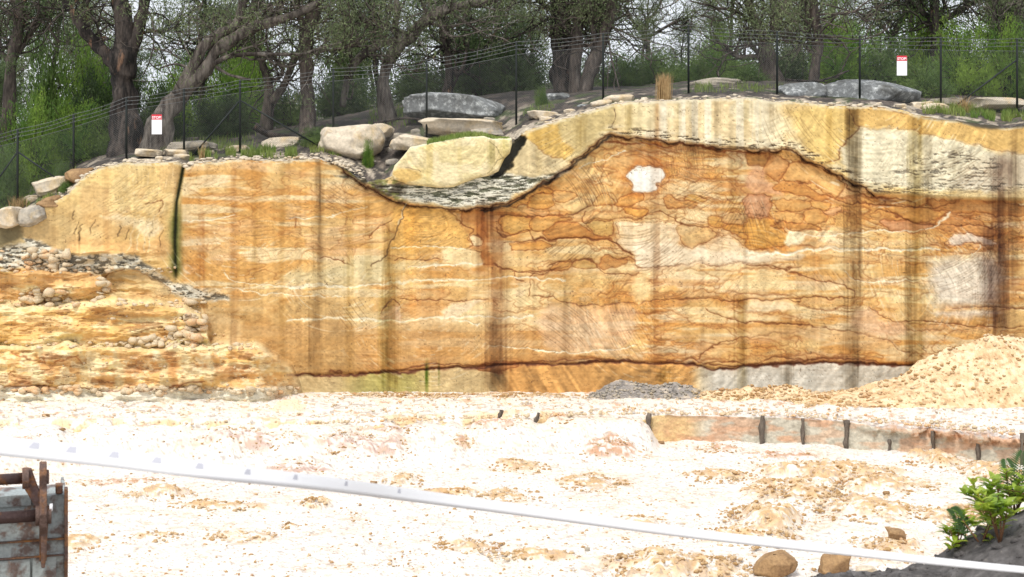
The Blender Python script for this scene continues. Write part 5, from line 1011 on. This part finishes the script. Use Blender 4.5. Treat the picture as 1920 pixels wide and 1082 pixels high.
traced('reddish grey gum with drooping limbs at the left edge of the picture', 51, [[(8, 225, 15), (20, 130, 11), (33, 60, 10), (42, -20, 9)], [(25, 110, 6), (60, 60, 5), (92, 10, 4), (100, -20, 4)], [(20, 120, 5), (-20, 70, 4), (-50, 20, 4)], [(40, 30, 4), (80, 40, 3), (110, 80, 2)]], BB, M['leaf_dark'], 50, 26, lowleaf=1)
traced('pale slim sapling between the massive old gum and the left edge', 56, [[(105, 215, 6), (98, 150, 5), (106, 90, 4), (112, 30, 4), (118, -20, 3)], [(100, 120, 3), (75, 80, 2), (60, 40, 2)]], BG, M['leaf_gum'], 26, 27, lowleaf=1)
traced('lightly leaning dark tree behind the sign and the leaning gum', 57, [[(370, 215, 6), (380, 150, 5), (372, 90, 5), (385, 30, 4), (380, -20, 3)], [(376, 120, 3), (340, 80, 2), (330, 40, 2)]], BD, M['leaf_dark'], 30, 28, lowleaf=1)

# woodland copies: five prototypes, copied
def proto_tree(seed, bark, leafm, h, leaf=22):
    g = Grow(seed); r = g.r; lean = r.normal() * .12
    P = [np.array([0, 0, -.3])]
    for k in range(6): P.append(P[-1] + np.array([lean * h / 6 + r.normal() * .18, r.normal() * .18, h / 6]))
    R = np.linspace(.15, .05, 7) * (h / 8); Q, RR = g.limb(P, R, 8)
    for k in range(13):
        i = int(len(Q) * (.28 + .68 * r.random())); i = min(i, len(Q) - 1); a = r.random() * 6.28; d = np.array([math.cos(a), math.sin(a), .5 + .5 * r.random()]); L = h * (.18 + .16 * r.random()); B_ = [Q[i]]
        for m in range(4): d = d + r.normal(size=3) * .3 + np.array([0, 0, .1]); d /= np.linalg.norm(d); B_.append(B_[-1] + d * L / 4)
        q, rr = g.limb(B_, np.linspace(RR[i] * .55, .015, 5), 5)
        for j in range(5): g.twig(q[int(len(q) * (.35 + .65 * r.random())) - 1], d + r.normal(size=3) * .8, .8 + .9 * r.random(), .018, 1, leaf)
    root = empty('gum_tree', (0, 0, 0), 'gum tree in the woodland behind the front row of trees', 'tree', 'woodland trees behind the front row'); g.finish(root, bark, leafm, .17, .045); return root
protos = [proto_tree(51, BB, M['leaf_gum'], 9), proto_tree(52, BD, M['leaf_dark'], 8), proto_tree(53, BG, M['leaf_gum'], 10), proto_tree(54, BD, M['leaf_dark'], 7, 30), proto_tree(55, BB, M['leaf_gum'], 8)]
r_ = np.random.default_rng(77); used = set(); k_ = 0
GAPS = [(1195, 60), (1245, 55), (1300, 50), (545, 40), (1660, 30)]
for Y0, Y1, n, sc in [(58, 70, 13, .75), (70, 92, 15, .9), (92, 130, 17, 1.15)]:
    for i in range(n):
        px = -250 + (2450) * (i + r_.random() * .9) / n; Y = Y0 + (Y1 - Y0) * r_.random(); near = any(abs(px - g0) < wd for g0, wd in GAPS)
        if near and r_.random() < .8: continue
        j = int(r_.integers(0, 5)); o = protos[j] if j not in used else copy_tree(protos[j]); used.add(j)
        o.location = hill_pt(px, Y); s_ = sc * (.75 + .5 * r_.random()) * (.6 if near else 1); o.scale = (s_, s_, s_); o.rotation_euler = (0, 0, r_.random() * 6.28)

# shrubs: feathery prototypes, copied
def proto_shrub(seed, leafm, name, n=260, droop=.0, L=.075, W=.022, up=.35):
    r = np.random.default_rng(seed); mb = MB(); P = []; D = []
    for k in range(n):
        a = r.random() * 6.28; el = math.acos(1 - r.random() * .98); d = np.array([math.cos(a) * math.sin(el), math.sin(a) * math.sin(el), math.cos(el)]); rr = (.55 + .5 * r.random()) * (1 + .35 * math.sin(3 * a + seed) * math.sin(el * 2.5))
        tip = d * rr * np.array([1, 1, 1.1]); base = np.array([r.normal() * .06, r.normal() * .06, 0.0]); 
        if k % 3 == 0: mid = tip * .5 + np.array([0, 0, .12]); mb.tube([base, mid, tip], [.018, .011, .004], 4, cap=False)
        m = 40; t = .45 + .6 * r.random((m, 1)) ** .5; cp = tip * (.8 + .1 * r.random()); P.append(np.where(r.random((m, 1)) < .6, cp + r.normal(size=(m, 3)) * np.array([.12, .12, .07]), base + (tip - base) * t + r.normal(size=(m, 3)) * .07)); D.append(d * .35 + r.normal(size=(m, 3)) * .9 + np.array([0, 0, up - droop]))
    root = empty(name, (0, 0, 0), 'x', 'shrub'); mb.build('stem', M['bark_dark'], root); leafmesh('foliage', np.concatenate(P), np.concatenate(D), L, W, leafm, root, seed); return root
SP = {'b': proto_shrub(61, M['leaf_bright'], 'wattle_shrub'), 'm': proto_shrub(62, M['leaf_mid'], 'heath_shrub', 240, L=.09, W=.024), 'd': proto_shrub(63, M['leaf_dark'], 'heath_shrub', 240, L=.10, W=.026), 'B': proto_shrub(64, M['leaf_bright'], 'wattle_shrub', 330, L=.085, W=.016)}
su = set()
SH = [('B', 60, 300, 55, 105, 49, 'feathery bright green wattle filling the left edge behind the first fence posts'), ('B', 150, 275, 70, 75, 50.5, 'feathery green wattle between the first and third fence posts'), ('m', 10, 350, 50, 70, 47, 'low green bush at the far left below the wattles'),
      ('b', 170, 210, 60, 130, 54, 'tall yellow-green wattle behind the massive old gum'), ('m', 95, 220, 60, 140, 55, 'dark green tall bush left of the yellow-green wattle'), ('m', 205, 265, 40, 60, 50, 'green bush hugging the left side of the massive trunk'),
      ('b', 320, 190, 55, 70, 56, 'bright green bush showing between the old gum and the leaning gum'), ('d', 180, 240, 60, 90, 52.5, 'dark brownish bush between the bright wattles and the massive trunk'), ('d', 300, 235, 50, 70, 53, 'dark undergrowth behind the left STOP! sign'), ('b', 430, 185, 60, 75, 57, 'green bush under the limbs of the leaning gum'),
      ('d', 420, 240, 60, 60, 52, 'dark brushy undergrowth right of the leaning gum'), ('m', 540, 225, 45, 60, 54, 'small green bush left of the straight brown trunk'), ('b', 470, 120, 50, 60, 62, 'pale green bush high behind the leaning gum'),
      ('d', 640, 215, 50, 70, 56, 'dark bush right of the straight brown trunk'), ('m', 650, 150, 50, 60, 62, 'green bush under the curving limb of the sinuous gum'), ('d', 790, 190, 60, 80, 58, 'dark bush right of the sinuous gum'),
      ('d', 900, 165, 70, 130, 58, 'dark green dense casuarina-like bush left of the triple trunks'), ('d', 970, 165, 60, 110, 57, 'dark fine-leaved bush just left of the broad trunk'), ('m', 1170, 165, 50, 60, 54, 'green bush right of the triple trunks'),
      ('m', 1235, 160, 55, 60, 54, 'green bush behind the clump of tall dry grass'), ('m', 1300, 160, 50, 45, 55, 'low green bush left of the low-forking gum'), ('b', 1345, 150, 55, 90, 60, 'pale green bush behind the low dark boulder'),
      ('m', 1390, 155, 50, 40, 53, 'small bush under the bending limb of the low-forking gum'), ('d', 1480, 145, 50, 70, 58, 'dark bush right of the low-forking gum'), ('B', 1580, 150, 65, 95, 54, 'bright feathery wattle behind the domed grey boulder'),
      ('b', 1560, 70, 45, 60, 60, 'yellow-green wattle top beside the thin smooth tree'), ('m', 1650, 160, 60, 90, 54, 'green wattle left of the right STOP! sign'), ('b', 1740, 120, 70, 100, 57, 'bright green wattle behind the right STOP! sign'),
      ('m', 1730, 178, 55, 60, 51, 'green bush with a rusty patch below the right STOP! sign'), ('B', 1810, 165, 75, 110, 53.5, 'wide feathery wattle left of the last fence brace'), ('B', 1890, 175, 60, 120, 52.5, 'tall feathery wattle at the right edge'),
      ('m', 1960, 180, 70, 120, 52, 'green wattle just past the right edge'), ('d', -60, 340, 80, 140, 49, 'dark bush past the left edge'), ('m', 115, 330, 22, 22, 46.2, 'small grassy bush beside the reddish brown rock'), ('m', 125, 360, 16, 20, 45.0, 'small weed on the sloping left rim'),
      ('m', 1015, 190, 14, 26, 48.4, 'small upright weed left of the triple trunks'), ('m', 600, 262, 40, 22, 47, 'low weedy bush beside the large rounded boulder'), ('b', 690, 282, 12, 18, 45.6, 'tiny bright fern in front of the large rounded boulder')]
for kk, px, py, hw, hh, Y, lb in SH:
    o = SP[kk] if kk not in su else copy_tree(SP[kk]); su.add(kk); s_ = Y / F; o.location = wp(px, py, Y); z = hill_pt(px, Y)[2]; o.location.z = z if hh < 40 else min(o.location.z, z)
    hgt = hh * s_ + (wp(px, py, Y)[2] - o.location.z); o.scale = (hw * s_, hw * s_, hgt * .95); o.rotation_euler = (0, 0, (px * 7) % 6.28); o['label'] = lb
# undergrowth and far wood that read as one mass
def mass(name, n, rows, Yr, L, W, matl, label, seed, cl=70):
    r = np.random.default_rng(seed); nc = n // cl; px = -400 + 2800 * r.random(nc); Y = Yr[0] + (Yr[1] - Yr[0]) * r.random(nc); hz = HC - (hill_row(px, Y) - HR) / F * Y
    toprow = ip(px, rows) + 26 * (fbm(px / 34, Y / 6, 3, seed) - .4); zt = HC - (toprow - HR) / F * Y; t = r.random(nc) ** .8; z = hz + (zt - hz) * t
    c = np.column_stack([(px - 960) / F * Y, Y, z]); P = (c[:, None] + r.normal(size=(nc, cl, 3)) * np.array([.55, .55, .42]) * (Yr[0] / 60)).reshape(-1, 3)
    return tag(leafmesh(name, P, r.normal(size=(len(P), 3)) + np.array([0, 0, -.3]), L, W, matl, seed=seed), label, 'undergrowth' if 'under' in name else 'woodland', kind='stuff')
mass('undergrowth', 56000, [(-400, 270), (0, 250), (250, 215), (500, 190), (700, 160), (900, 135), (1100, 130), (1200, 135), (1450, 125), (1700, 130), (2400, 140)], (55, 75), .17, .05, M['leaf_dark'], 'tangled dark undergrowth under the trees', 91)
mass('far_woodland', 26000, [(-400, -20), (100, 10), (300, 30), (500, 55), (560, 70), (650, 40), (800, 30), (1000, 30), (1110, 60), (1180, 95), (1260, 95), (1330, 80), (1400, 50), (1500, 30), (1640, 50), (1700, 60), (1800, 20), (2400, 0)], (90, 170), .34, .12, M['leaf_gum'], 'far woodland seen between the trunks', 92)

# grasses
def blades(name, P, H, matl, seed, wd=.012, lean=.45):
    r = np.random.default_rng(seed); n = len(P); a = r.random(n) * 6.28; D = np.column_stack([np.cos(a) * lean * r.random(n), np.sin(a) * lean * r.random(n), np.ones(n)]); S_ = np.column_stack([-np.sin(a), np.cos(a), 0 * a]) * wd
    H = H[:, None]; m_ = P + D * H * .55; tpt = P + D * H * np.array([1.5, 1.5, .92]); V = np.stack([P - S_, P + S_, m_ + S_ * .7, m_ - S_ * .7, tpt], 1)
    i = 5 * np.arange(n)[:, None]; Fc = [tuple(q) for q in (i + np.array([0, 1, 2, 3])).tolist()] + [tuple(q) for q in (i + np.array([3, 2, 4])).tolist()]
    return mkmesh(name, V, Fc, matl, smooth=False)
def grass():
    r = np.random.default_rng(95); P = []; H = []
    for x0, x1, y0, y1, n, h in [(355, 560, 44.9, 46.6, 2600, .30), (560, 640, 45.5, 47.5, 700, .22), (0, 140, 45.5, 49, 2200, .28), (0, 110, 44.9, 46, 500, .2), (1730, 1960, 45.2, 47.5, 3600, .32), (1960, 2300, 45.2, 47.5, 1500, .3), (1380, 1480, 47, 49, 300, .2),
                                 (690, 780, 49, 53, 500, .3), (1290, 1420, 46.5, 50, 600, .25), (300, 480, 47, 51, 900, .3), (440, 460, 45, 45.6, 60, .3), (980, 1040, 46.5, 48, 160, .2)]:
        px = x0 + (x1 - x0) * r.random(n); Y = y0 + (y1 - y0) * r.random(n); k = fbm(px / 16, Y * 1.5, 2, 97) > .46; px = px[k]; Y = Y[k]
        P.append(np.column_stack([(px - 960) / F * Y, Y, HC - (hill_row(px, Y) - HR) / F * Y])); H.append(h * (.4 + .8 * r.random(len(px))))
    # turf on the pale block
    n = 1500; px = 800 + 155 * r.random(n); Y = 43.95 + 1.0 * r.random(n); T = A([(672, 560), (690, 500), (720, 470), (770, 412), (800, 372), (1000, 332), (1180, 297), (1330, 291), (1400, 310), (1530, 306)]); 
    z = HC - (ip(px, T) - HR) / F * 43.85 + .12 * (Y - 43.85) / 1.2
    k = (Y > 44.15) | (px < 870); P.append(np.column_stack([(px - 960) / F * 43.95, Y, z - .02])[k]); H.append((.16 * (.3 + .8 * r.random(n)) * sst(965, 880, px) + .05)[k])
    tag(blades('grass', np.concatenate(P), np.concatenate(H), M['grass'], 96), 'green grass growing behind the cliff rim and on the pale block', 'grass', kind='stuff')
grass()
def clump(px, Y, wpx, hpx, n, lb, matl=M['straw'], lean=.12):
    r = np.random.default_rng(int(px)); s_ = Y / F; x, y, z = hill_pt(px, Y); lean = lean * 1.6; P = np.column_stack([r.normal(size=n) * wpx * s_ * .22, r.normal(size=n) * wpx * s_ * .22, np.zeros(n)]); o = blades('dry_grass_clump', P, hpx * s_ * (.35 + .7 * r.random(n) ** .7), matl, int(px), .010, lean)
    o.location = (x, y, z - .02); tag(o, lb, 'grass clump')
clump(1245, 44.9, 24, 58, 420, 'tall clump of straw-coloured grass standing on the cliff rim')
clump(845, 45.2, 20, 36, 60, 'sparse dry reeds above the pale block', lean=.5); clump(378, 45.3, 12, 38, 40, 'thin dry stalks behind the rim, right of the crack', lean=.2); clump(1808, 46.5, 26, 40, 90, 'wispy dry stalks in the long grass at the right', lean=.5)
clump(38, 45.6, 40, 30, 160, 'dry straw tuft at the first fence post', lean=.4)
def log(pts, Y, rad, lb, nm='fallen_branch'):
    g = Grow(int(pts[0][0])); g.limb([wp(a, b, Y + c) for a, b, c in pts], np.linspace(rad, rad * .5, len(pts)), 8); o0 = np.array(wp(*pts[0][:2], Y)); o = g.wood.build(nm, M['bark_dark'], off=o0); o.location = o0; tag(o, lb, 'branch')
log([(478, 236, 0), (500, 250, .1), (530, 255, .2), (560, 258, .3)], 48.5, .13, 'charred fallen log left of the straight brown trunk'); log([(1475, 150, 0), (1530, 152, .1), (1560, 145, .2), (1592, 132, .3)], 47.4, .05, 'thin dead branch lying across the grey boulders'); log([(700, 232, 0), (760, 222, .3), (830, 230, .2), (900, 228, .1)], 48, .05, 'long dead branch on the litter above the pale rocks')

# ---------------------------------------------------------------- foreground bank, plants, tape, bucket
M['bank'] = mat('dark_damp_earth', (.13, .122, .118), rough=.9, col2=(.055, .05, .048), scale=3, bump=1, bscale=12, vary=.4, col3=(.2, .18, .16), s3=11, p3=(.62, .72))
BK = [(1380, 1130), (1480, 1092), (1560, 1068), (1650, 1062), (1740, 1050), (1790, 1012), (1840, 985), (1880, 965), (1925, 940), (2050, 900), (2300, 850), (2800, 800)]
def bank_z(X, Y):
    px = 960 + X / 11 * F; zc = HC - (ip(px, BK) - HR) / F * 11; base = np.minimum(4.0, HC - .2557 * Y - .55)
    k = np.exp(-((Y - 10.6) / 1.5) ** 2); z = base - .05 + (np.maximum(zc, base) - base + .05) * k
    return z + (.10 * (fbm(X * 2.2, Y * 2.2, 4, 701) - .5) + .05 * (fbm(X * 9, Y * 9, 3, 703) - .5)) * sst(.05, .5, k)
def build_bank():
    x = np.linspace(1.4, 9, 330)[None]; y = np.linspace(7.2, 14.5, 260)[:, None]; X = x + 0 * y; Y = y + 0 * x
    tag(mkmesh('earth_bank', np.stack([X, Y, bank_z(X, Y)], -1), gridf(*X.shape)[:, ::-1], M['bank']), kind='structure')
    r = np.random.default_rng(71); n = 900; X = 2.2 + 4 * r.random(n); Y = 9 + 2.2 * r.random(n); s = .008 + .04 * r.random(n) ** 3; tag(scatter('earth_clods', np.column_stack([X, Y, bank_z(X, Y)]), s, M['bank'], seed=3), 'small clods and pebbles on the dark earth bank', 'clods', kind='stuff')
build_bank()
M['lf1'] = mat('glossy_green_leaf', (.20, .34, .03), rough=.4, spec=.5, col2=(.46, .54, .07), scale=5, trans=.4, vary=.25, col3=(.36, .17, .04), s3=4.5, p3=(.60, .68))
M['lf2'] = mat('fern_frond', (.07, .14, .045), rough=.5, trans=.3, vary=.25); M['stemg'] = mat('brown_stem', (.20, .10, .05))
def leafy(px, row, Y, stems, lb, seed, size=.1):
    x, y, z = (px - 960) / F * Y, Y, 0; z = float(bank_z(np.array([x]), np.array([y]))[0]); r = np.random.default_rng(seed); mb = MB(); V = []; Fc = []; n = 0
    for tx, ty in stems:
        tp = np.array([(tx - px) / F * Y, r.normal() * .12, HC - (ty - HR) / F * Y - z]); mid = tp * .5 + np.array([0, 0, .08]) + r.normal(size=3) * .03; C = [np.array([0, 0, -.03]), mid, tp]; mb.tube(C, [.007, .005, .003], 5)
        for k in range(14):
            t = .25 + .75 * (k + 1) / 14; p = (C[1] * (2 * t) if t < .5 else C[1] + (tp - C[1]) * (2 * t - 1)); a = k * 2.4 + r.random(); d = np.array([math.cos(a), math.sin(a) * .7, .35 + .5 * r.random()]); d /= np.linalg.norm(d); s_ = np.cross(d, (0, 0, 1)); s_ /= np.linalg.norm(s_); u = np.cross(s_, d); L = size * (.7 + .6 * r.random()); Wd = L * .36
            for q in range(7):
                t2 = q / 6; w2 = Wd / 2 * math.sin(math.pi * t2 ** .8) ** .8 if 0 < q < 6 else .001; c = p + d * L * t2 - np.array([0, 0, L * .22 * t2 * t2]); V += [c - s_ * w2 + u * w2 * .35, c, c + s_ * w2 + u * w2 * .35]
            Fc += [(n + 3 * q + e, n + 3 * q + 1 + e, n + 3 * q + 4 + e, n + 3 * q + 3 + e) for q in range(6) for e in (0, 1)]; n += 21
    root = empty('leafy_plant', (x, y, z), lb, 'plant'); mb.build('stem', M['stemg'], root); mkmesh('foliage', V, Fc, M['lf1'], root)
leafy(1795, 1020, 10.9, [(1775, 1000), (1800, 985), (1830, 990), (1770, 1025), (1812, 1010), (1785, 1010), (1840, 1005)], 'low glossy-leaved plant at the left foot of the dark bank', 1, .1)
leafy(1862, 985, 11.0, [(1825, 905), (1850, 900), (1880, 905), (1812, 930), (1870, 930), (1895, 940), (1850, 955), (1900, 915), (1835, 965), (1880, 960)], 'taller glossy-leaved plant with reddish tips on the dark bank', 2, .125)
leafy(1875, 1000, 10.5, [(1850, 930), (1830, 925), (1890, 950), (1865, 960), (1845, 945), (1905, 960), (1820, 950)], 'dense yellow-green sprig in front of the taller glossy-leaved plant', 6, .115)
leafy(1900, 965, 11.1, [(1880, 880), (1910, 890), (1930, 900), (1895, 930), (1915, 925), (1870, 945)], 'upright leafy plant beside the tall fern at the right edge', 4, .1)
leafy(1840, 1000, 10.7, [(1825, 975), (1850, 980), (1865, 985)], 'small leafy sprig between the two glossy-leaved plants', 3, .09)
def fern(px, Y, fr, lb, seed):
    x = (px - 960) / F * Y; z = float(bank_z(np.array([x]), np.array([Y]))[0]); root = empty('fern', (x, Y, z), lb, 'fern')
    for tx, ty, pl in fr:
        tp = np.array([(tx - px) / F * Y, .05, HC - (ty - HR) / F * Y - z]); mb = MB(); n = 22; t = np.linspace(0, 1, n)[:, None]; C = tp * t + np.array([0, 0, .12]) * np.sin(t * np.pi) * .6; mb.tube(C, np.linspace(.005, .002, n), 5); ax = tp / np.linalg.norm(tp); sd = np.cross(ax, (0, 1, 0))
        for i in range(4, n):
            L = pl * math.sin(math.pi * (i / n) ** .7) ** .6 + .01
            for sg in (-1, 1):
                d = ax * .55 + sd * sg + np.array([0, .15, 0]); d /= np.linalg.norm(d); wv = np.cross(d, (0, 1, 0)) * .0075; p = C[i]; mb.add([p, p + d * L * .4 + wv, p + d * L, p + d * L * .4 - wv], [(0, 1, 2, 3)])
        mb.build('frond', M['lf2'], root, smooth=False)
fern(1905, 11.1, [(1890, 865, .10), (1922, 850, .11), (1950, 880, .1)], 'tall dark fern rising at the right edge of the picture', 1)
fern(1812, 10.8, [(1786, 958, .07), (1808, 980, .05)], 'small grey-green fern above the low glossy-leaved plant', 2)
def tape():
    C = [(-500, 790, 4.3, 46), (-120, 822, 4.7, 44), (0, 836, 4.85, 42), (200, 857, 5.0, 40), (400, 884, 5.1, 36), (600, 905, 5.6, 32), (780, 930, 6.6, 28), (960, 954, 7.2, 26), (1280, 999, 8.2, 22), (1560, 1030, 8.9, 21), (1750, 1052, 9.3, 17), (1920, 1069, 9.6, 15), (2300, 1100, 10.2, 15)]
    t = np.linspace(0, len(C) - 1, 240); a = np.array(C); Q = np.column_stack([np.interp(t, range(len(C)), a[:, k]) for k in range(4)])
    for k in range(4): Q[8:-8, k] = np.convolve(Q[:, k], np.ones(17) / 17, 'valid')
    P = np.array([wp(*q[:3]) for q in Q]); H = Q[:, 3] / F * Q[:, 2] / 2 * .66; tw = .06 * np.sin(np.linspace(0, 7, 240)) + 1.0; up = np.column_stack([0 * tw, np.sin(tw), np.cos(tw)]) * (H / np.cos(tw))[:, None]; th = np.array([0, .0012, 0])
    V = np.concatenate([P + up, P + up * .33, P - up * .33, P - up, P + up + th, P - up + th]); n = 240; i = np.arange(n - 1)
    f = lambda p, q: np.stack([p * n + i, p * n + i + 1, q * n + i + 1, q * n + i], 1)
    root = empty('barrier_tape', P[120], 'slack white barrier tape crossing the foreground from left to lower right', 'tape'); O = np.array(root.location)
    m = mat('white_plastic_tape', (.93, .93, .93), rough=.35, trans=.4); mkmesh('strip', V - O, np.concatenate([f(0, 1), f(1, 2), f(2, 3), f(5, 4), f(4, 0), f(3, 5)]), m, root, smooth=False)
    mg = mat('faded_grey_print', (.45, .45, .49), rough=.5)
    for px in (58, 132, 212, 292, 375, 460, 552, 650, 745):
        k = int(np.argmin(np.abs(Q[:, 0] - px))); c = P[k] + up[k] * .42; tdir = P[k + 1] - P[k]; tdir /= np.linalg.norm(tdir); h = H[k]; e = np.array([0, -.002, 0]); u = up[k] / H[k] * .8
        mk = mkmesh('print', [c - tdir * h * .75 - u * h * .42 + e - O, c + tdir * h * .75 - u * h * .42 + e - O, c + tdir * h * .45 + u * h * .4 + e - O, c - tdir * h * .45 + u * h * .4 + e - O], [(0, 1, 2, 3)], mg, root)
tape()
def bucket():
    Y = 12.0; s = Y / F; u = lambda px: (px - 960) * s; zz = lambda py: HC - (py - HR) * s
    mp = mat('worn_grey_paint', (.33, .37, .365), rough=.55, metal=.1, col2=(.15, .11, .095), scale=5, contrast=(.50, .60), bump=.3, vary=.2, col3=(.30, .13, .05), s3=4.5, p3=(.6, .68))
    rust = mat('rusty_steel', (.13, .085, .07), rough=.6, metal=.3, col2=(.30, .135, .045), scale=5, contrast=(.48, .66), bump=.5, bscale=40, vary=.3); dark = mat('dark_pin_steel', (.10, .065, .06), rough=.45, metal=.5, col2=(.28, .12, .04), scale=5, contrast=(.5, .62), bump=.3, vary=.2)
    root = empty('excavator_bucket', (u(123), Y, zz(1160)), 'worn grey excavator bucket with rusty pins and lugs, standing at the lower left', 'bucket'); O = np.array(root.location)
    xr = u(123); xl = xr - 1.75
    prof = [(Y + .30, zz(920)), (Y + .02, zz(928)), (Y - .03, zz(995)), (Y - .05, zz(1040)), (Y + .02, zz(1100)), (Y + .16, zz(1150)), (Y + .45, zz(1195)), (Y + .9, zz(1190)), (Y + 1.15, zz(1150))]
    inn = [(y + (.03 if i < 5 else 0), z + (.03 if i > 4 else 0)) for i, (y, z) in enumerate(prof)][::-1]
    m = MB(); m.prism(prof + inn, 'x', xl, xr - .02); m.build('shell', mp, root, smooth=False, off=O, bevel=.006)
    side = prof + [(Y + 1.1, zz(1000)), (Y + .8, zz(925))]
    for nm, a, b in [('side_plate', xr - .02, xr + .005), ('side_plate', xl - .03, xl)]: MB().prism(side, 'x', a, b).build(nm, mp, root, smooth=False, off=O, bevel=.004)
    m = MB(); m.prism([(Y - .065, zz(915)), (Y + .0, zz(912)), (Y + .0, zz(1100)), (Y - .085, zz(1042))], 'x', xr - .012, xr + .018); m.build('edge_strip', rust, root, smooth=False, off=O, bevel=.005)
    MB().prism([(Y - .02, zz(908)), (Y + .1, zz(908)), (Y + .1, zz(925)), (Y - .02, zz(925))], 'x', u(105), u(118)).build('hook', dark, root, smooth=False, off=O, bevel=.01)
    for i, py in enumerate((1005, 1035)): m = MB(); m.box(xl, xr - .015, Y - .078 + .0 * i, Y - .03, zz(py + 3), zz(py)); m.build('weld_seam', rust, root, smooth=False, off=O, bevel=.004)
    m = MB(); m.box(xl, u(60), Y - .062, Y - .045, zz(1090), zz(1040)); m.build('wear_plate', mp, root, smooth=False, off=O, bevel=.004); m = MB(); m.box(u(64), u(106), Y - .064, Y - .045, zz(1088), zz(1038)); m.build('wear_plate', mp, root, smooth=False, off=O, bevel=.004)
    m = MB(); m.box(xl, u(62), Y - .03, Y - .005, zz(943), zz(922)); m.build('top_plate', mp, root, smooth=False, off=O, bevel=.005)
    def pin(py, r, x1, nm='pin', y=0):
        m = MB(); m.tube([(xl + .1, Y - .16 + y, zz(py)), (x1, Y - .16 + y, zz(py))], r, 28); m.build(nm, dark, root, off=O)
    pin(886, .046, u(54), y=.0); pin(955, .05, u(78), y=-.02)
    def lug(x0, x1, lab):
        pts = []
        for a in np.linspace(math.pi * .95, -.15, 9): pts.append((Y - .13 + .11 * math.cos(a), zz(884) + .115 * math.sin(a)))
        pts += [(Y + .03, zz(915)), (Y + .05, zz(945)), (Y + .02, zz(1000)), (Y - .0, zz(1045)), (Y - .09, zz(1045)), (Y - .15, zz(1000)), (Y - .26, zz(975)), (Y - .28, zz(950)), (Y - .25, zz(925)), (Y - .21, zz(905))]
        o = MB().prism(pts[::-1], 'x', x0, x1).build('lug', rust, root, smooth=False, off=O, bevel=.008); return o
    l = lug(u(76), u(89), 1); lug(xl + .15, xl + .21, 0)
    # upper lug arm leans inward: bosses
    for py, x0, x1, r, yy in [(886, u(46), u(58), .088, -.16), (886, u(88), u(93), .06, -.16), (955, u(69), u(80), .085, -.18), (955, u(88), u(97), .075, -.18)]:
        MB().tube([(x0, Y + yy, zz(py)), (x1, Y + yy, zz(py))], r, 28).build('boss', rust, root, smooth=False, off=O, bevel=.006)
    MB().prism([(u(50), zz(868)), (u(62), zz(868)), (u(74), zz(905)), (u(90), zz(935)), (u(90), zz(960)), (u(74), zz(950)), (u(56), zz(915)), (u(50), zz(905))], 'y', Y - .20, Y - .13).build('link_plate', dark, root, smooth=False, off=O, bevel=.008)
    MB().tube([(u(93), Y - .2, zz(941)), (u(99), Y - .2, zz(941))], .032, 16).build('grease_cap', M['signwhite'], root, off=O)
    MB().prism([(u(78), zz(962)), (u(92), zz(962)), (u(86), zz(1052)), (u(79), zz(1052))], 'y', Y - .20, Y - .06).build('rib', rust, root, smooth=False, off=O, bevel=.01)
    P = [(u(8), Y - .24, zz(936)), (u(17), Y - .26, zz(965)), (u(22), Y - .23, zz(1010)), (u(25), Y - .2, zz(1060)), (u(27), Y - .18, zz(1120))]; g = Grow(5); g.limb(P, [.006] * 5, 5, 0); o = g.wood.build('straw', M['straw'], off=P[0]); o.location = P[0]; tag(o, 'pale dry stalk hanging over the bucket pins', 'straw'); root.rotation_euler = (0, 0, math.radians(19)); o.location = (u(8), Y - .75, zz(936))
bucket()
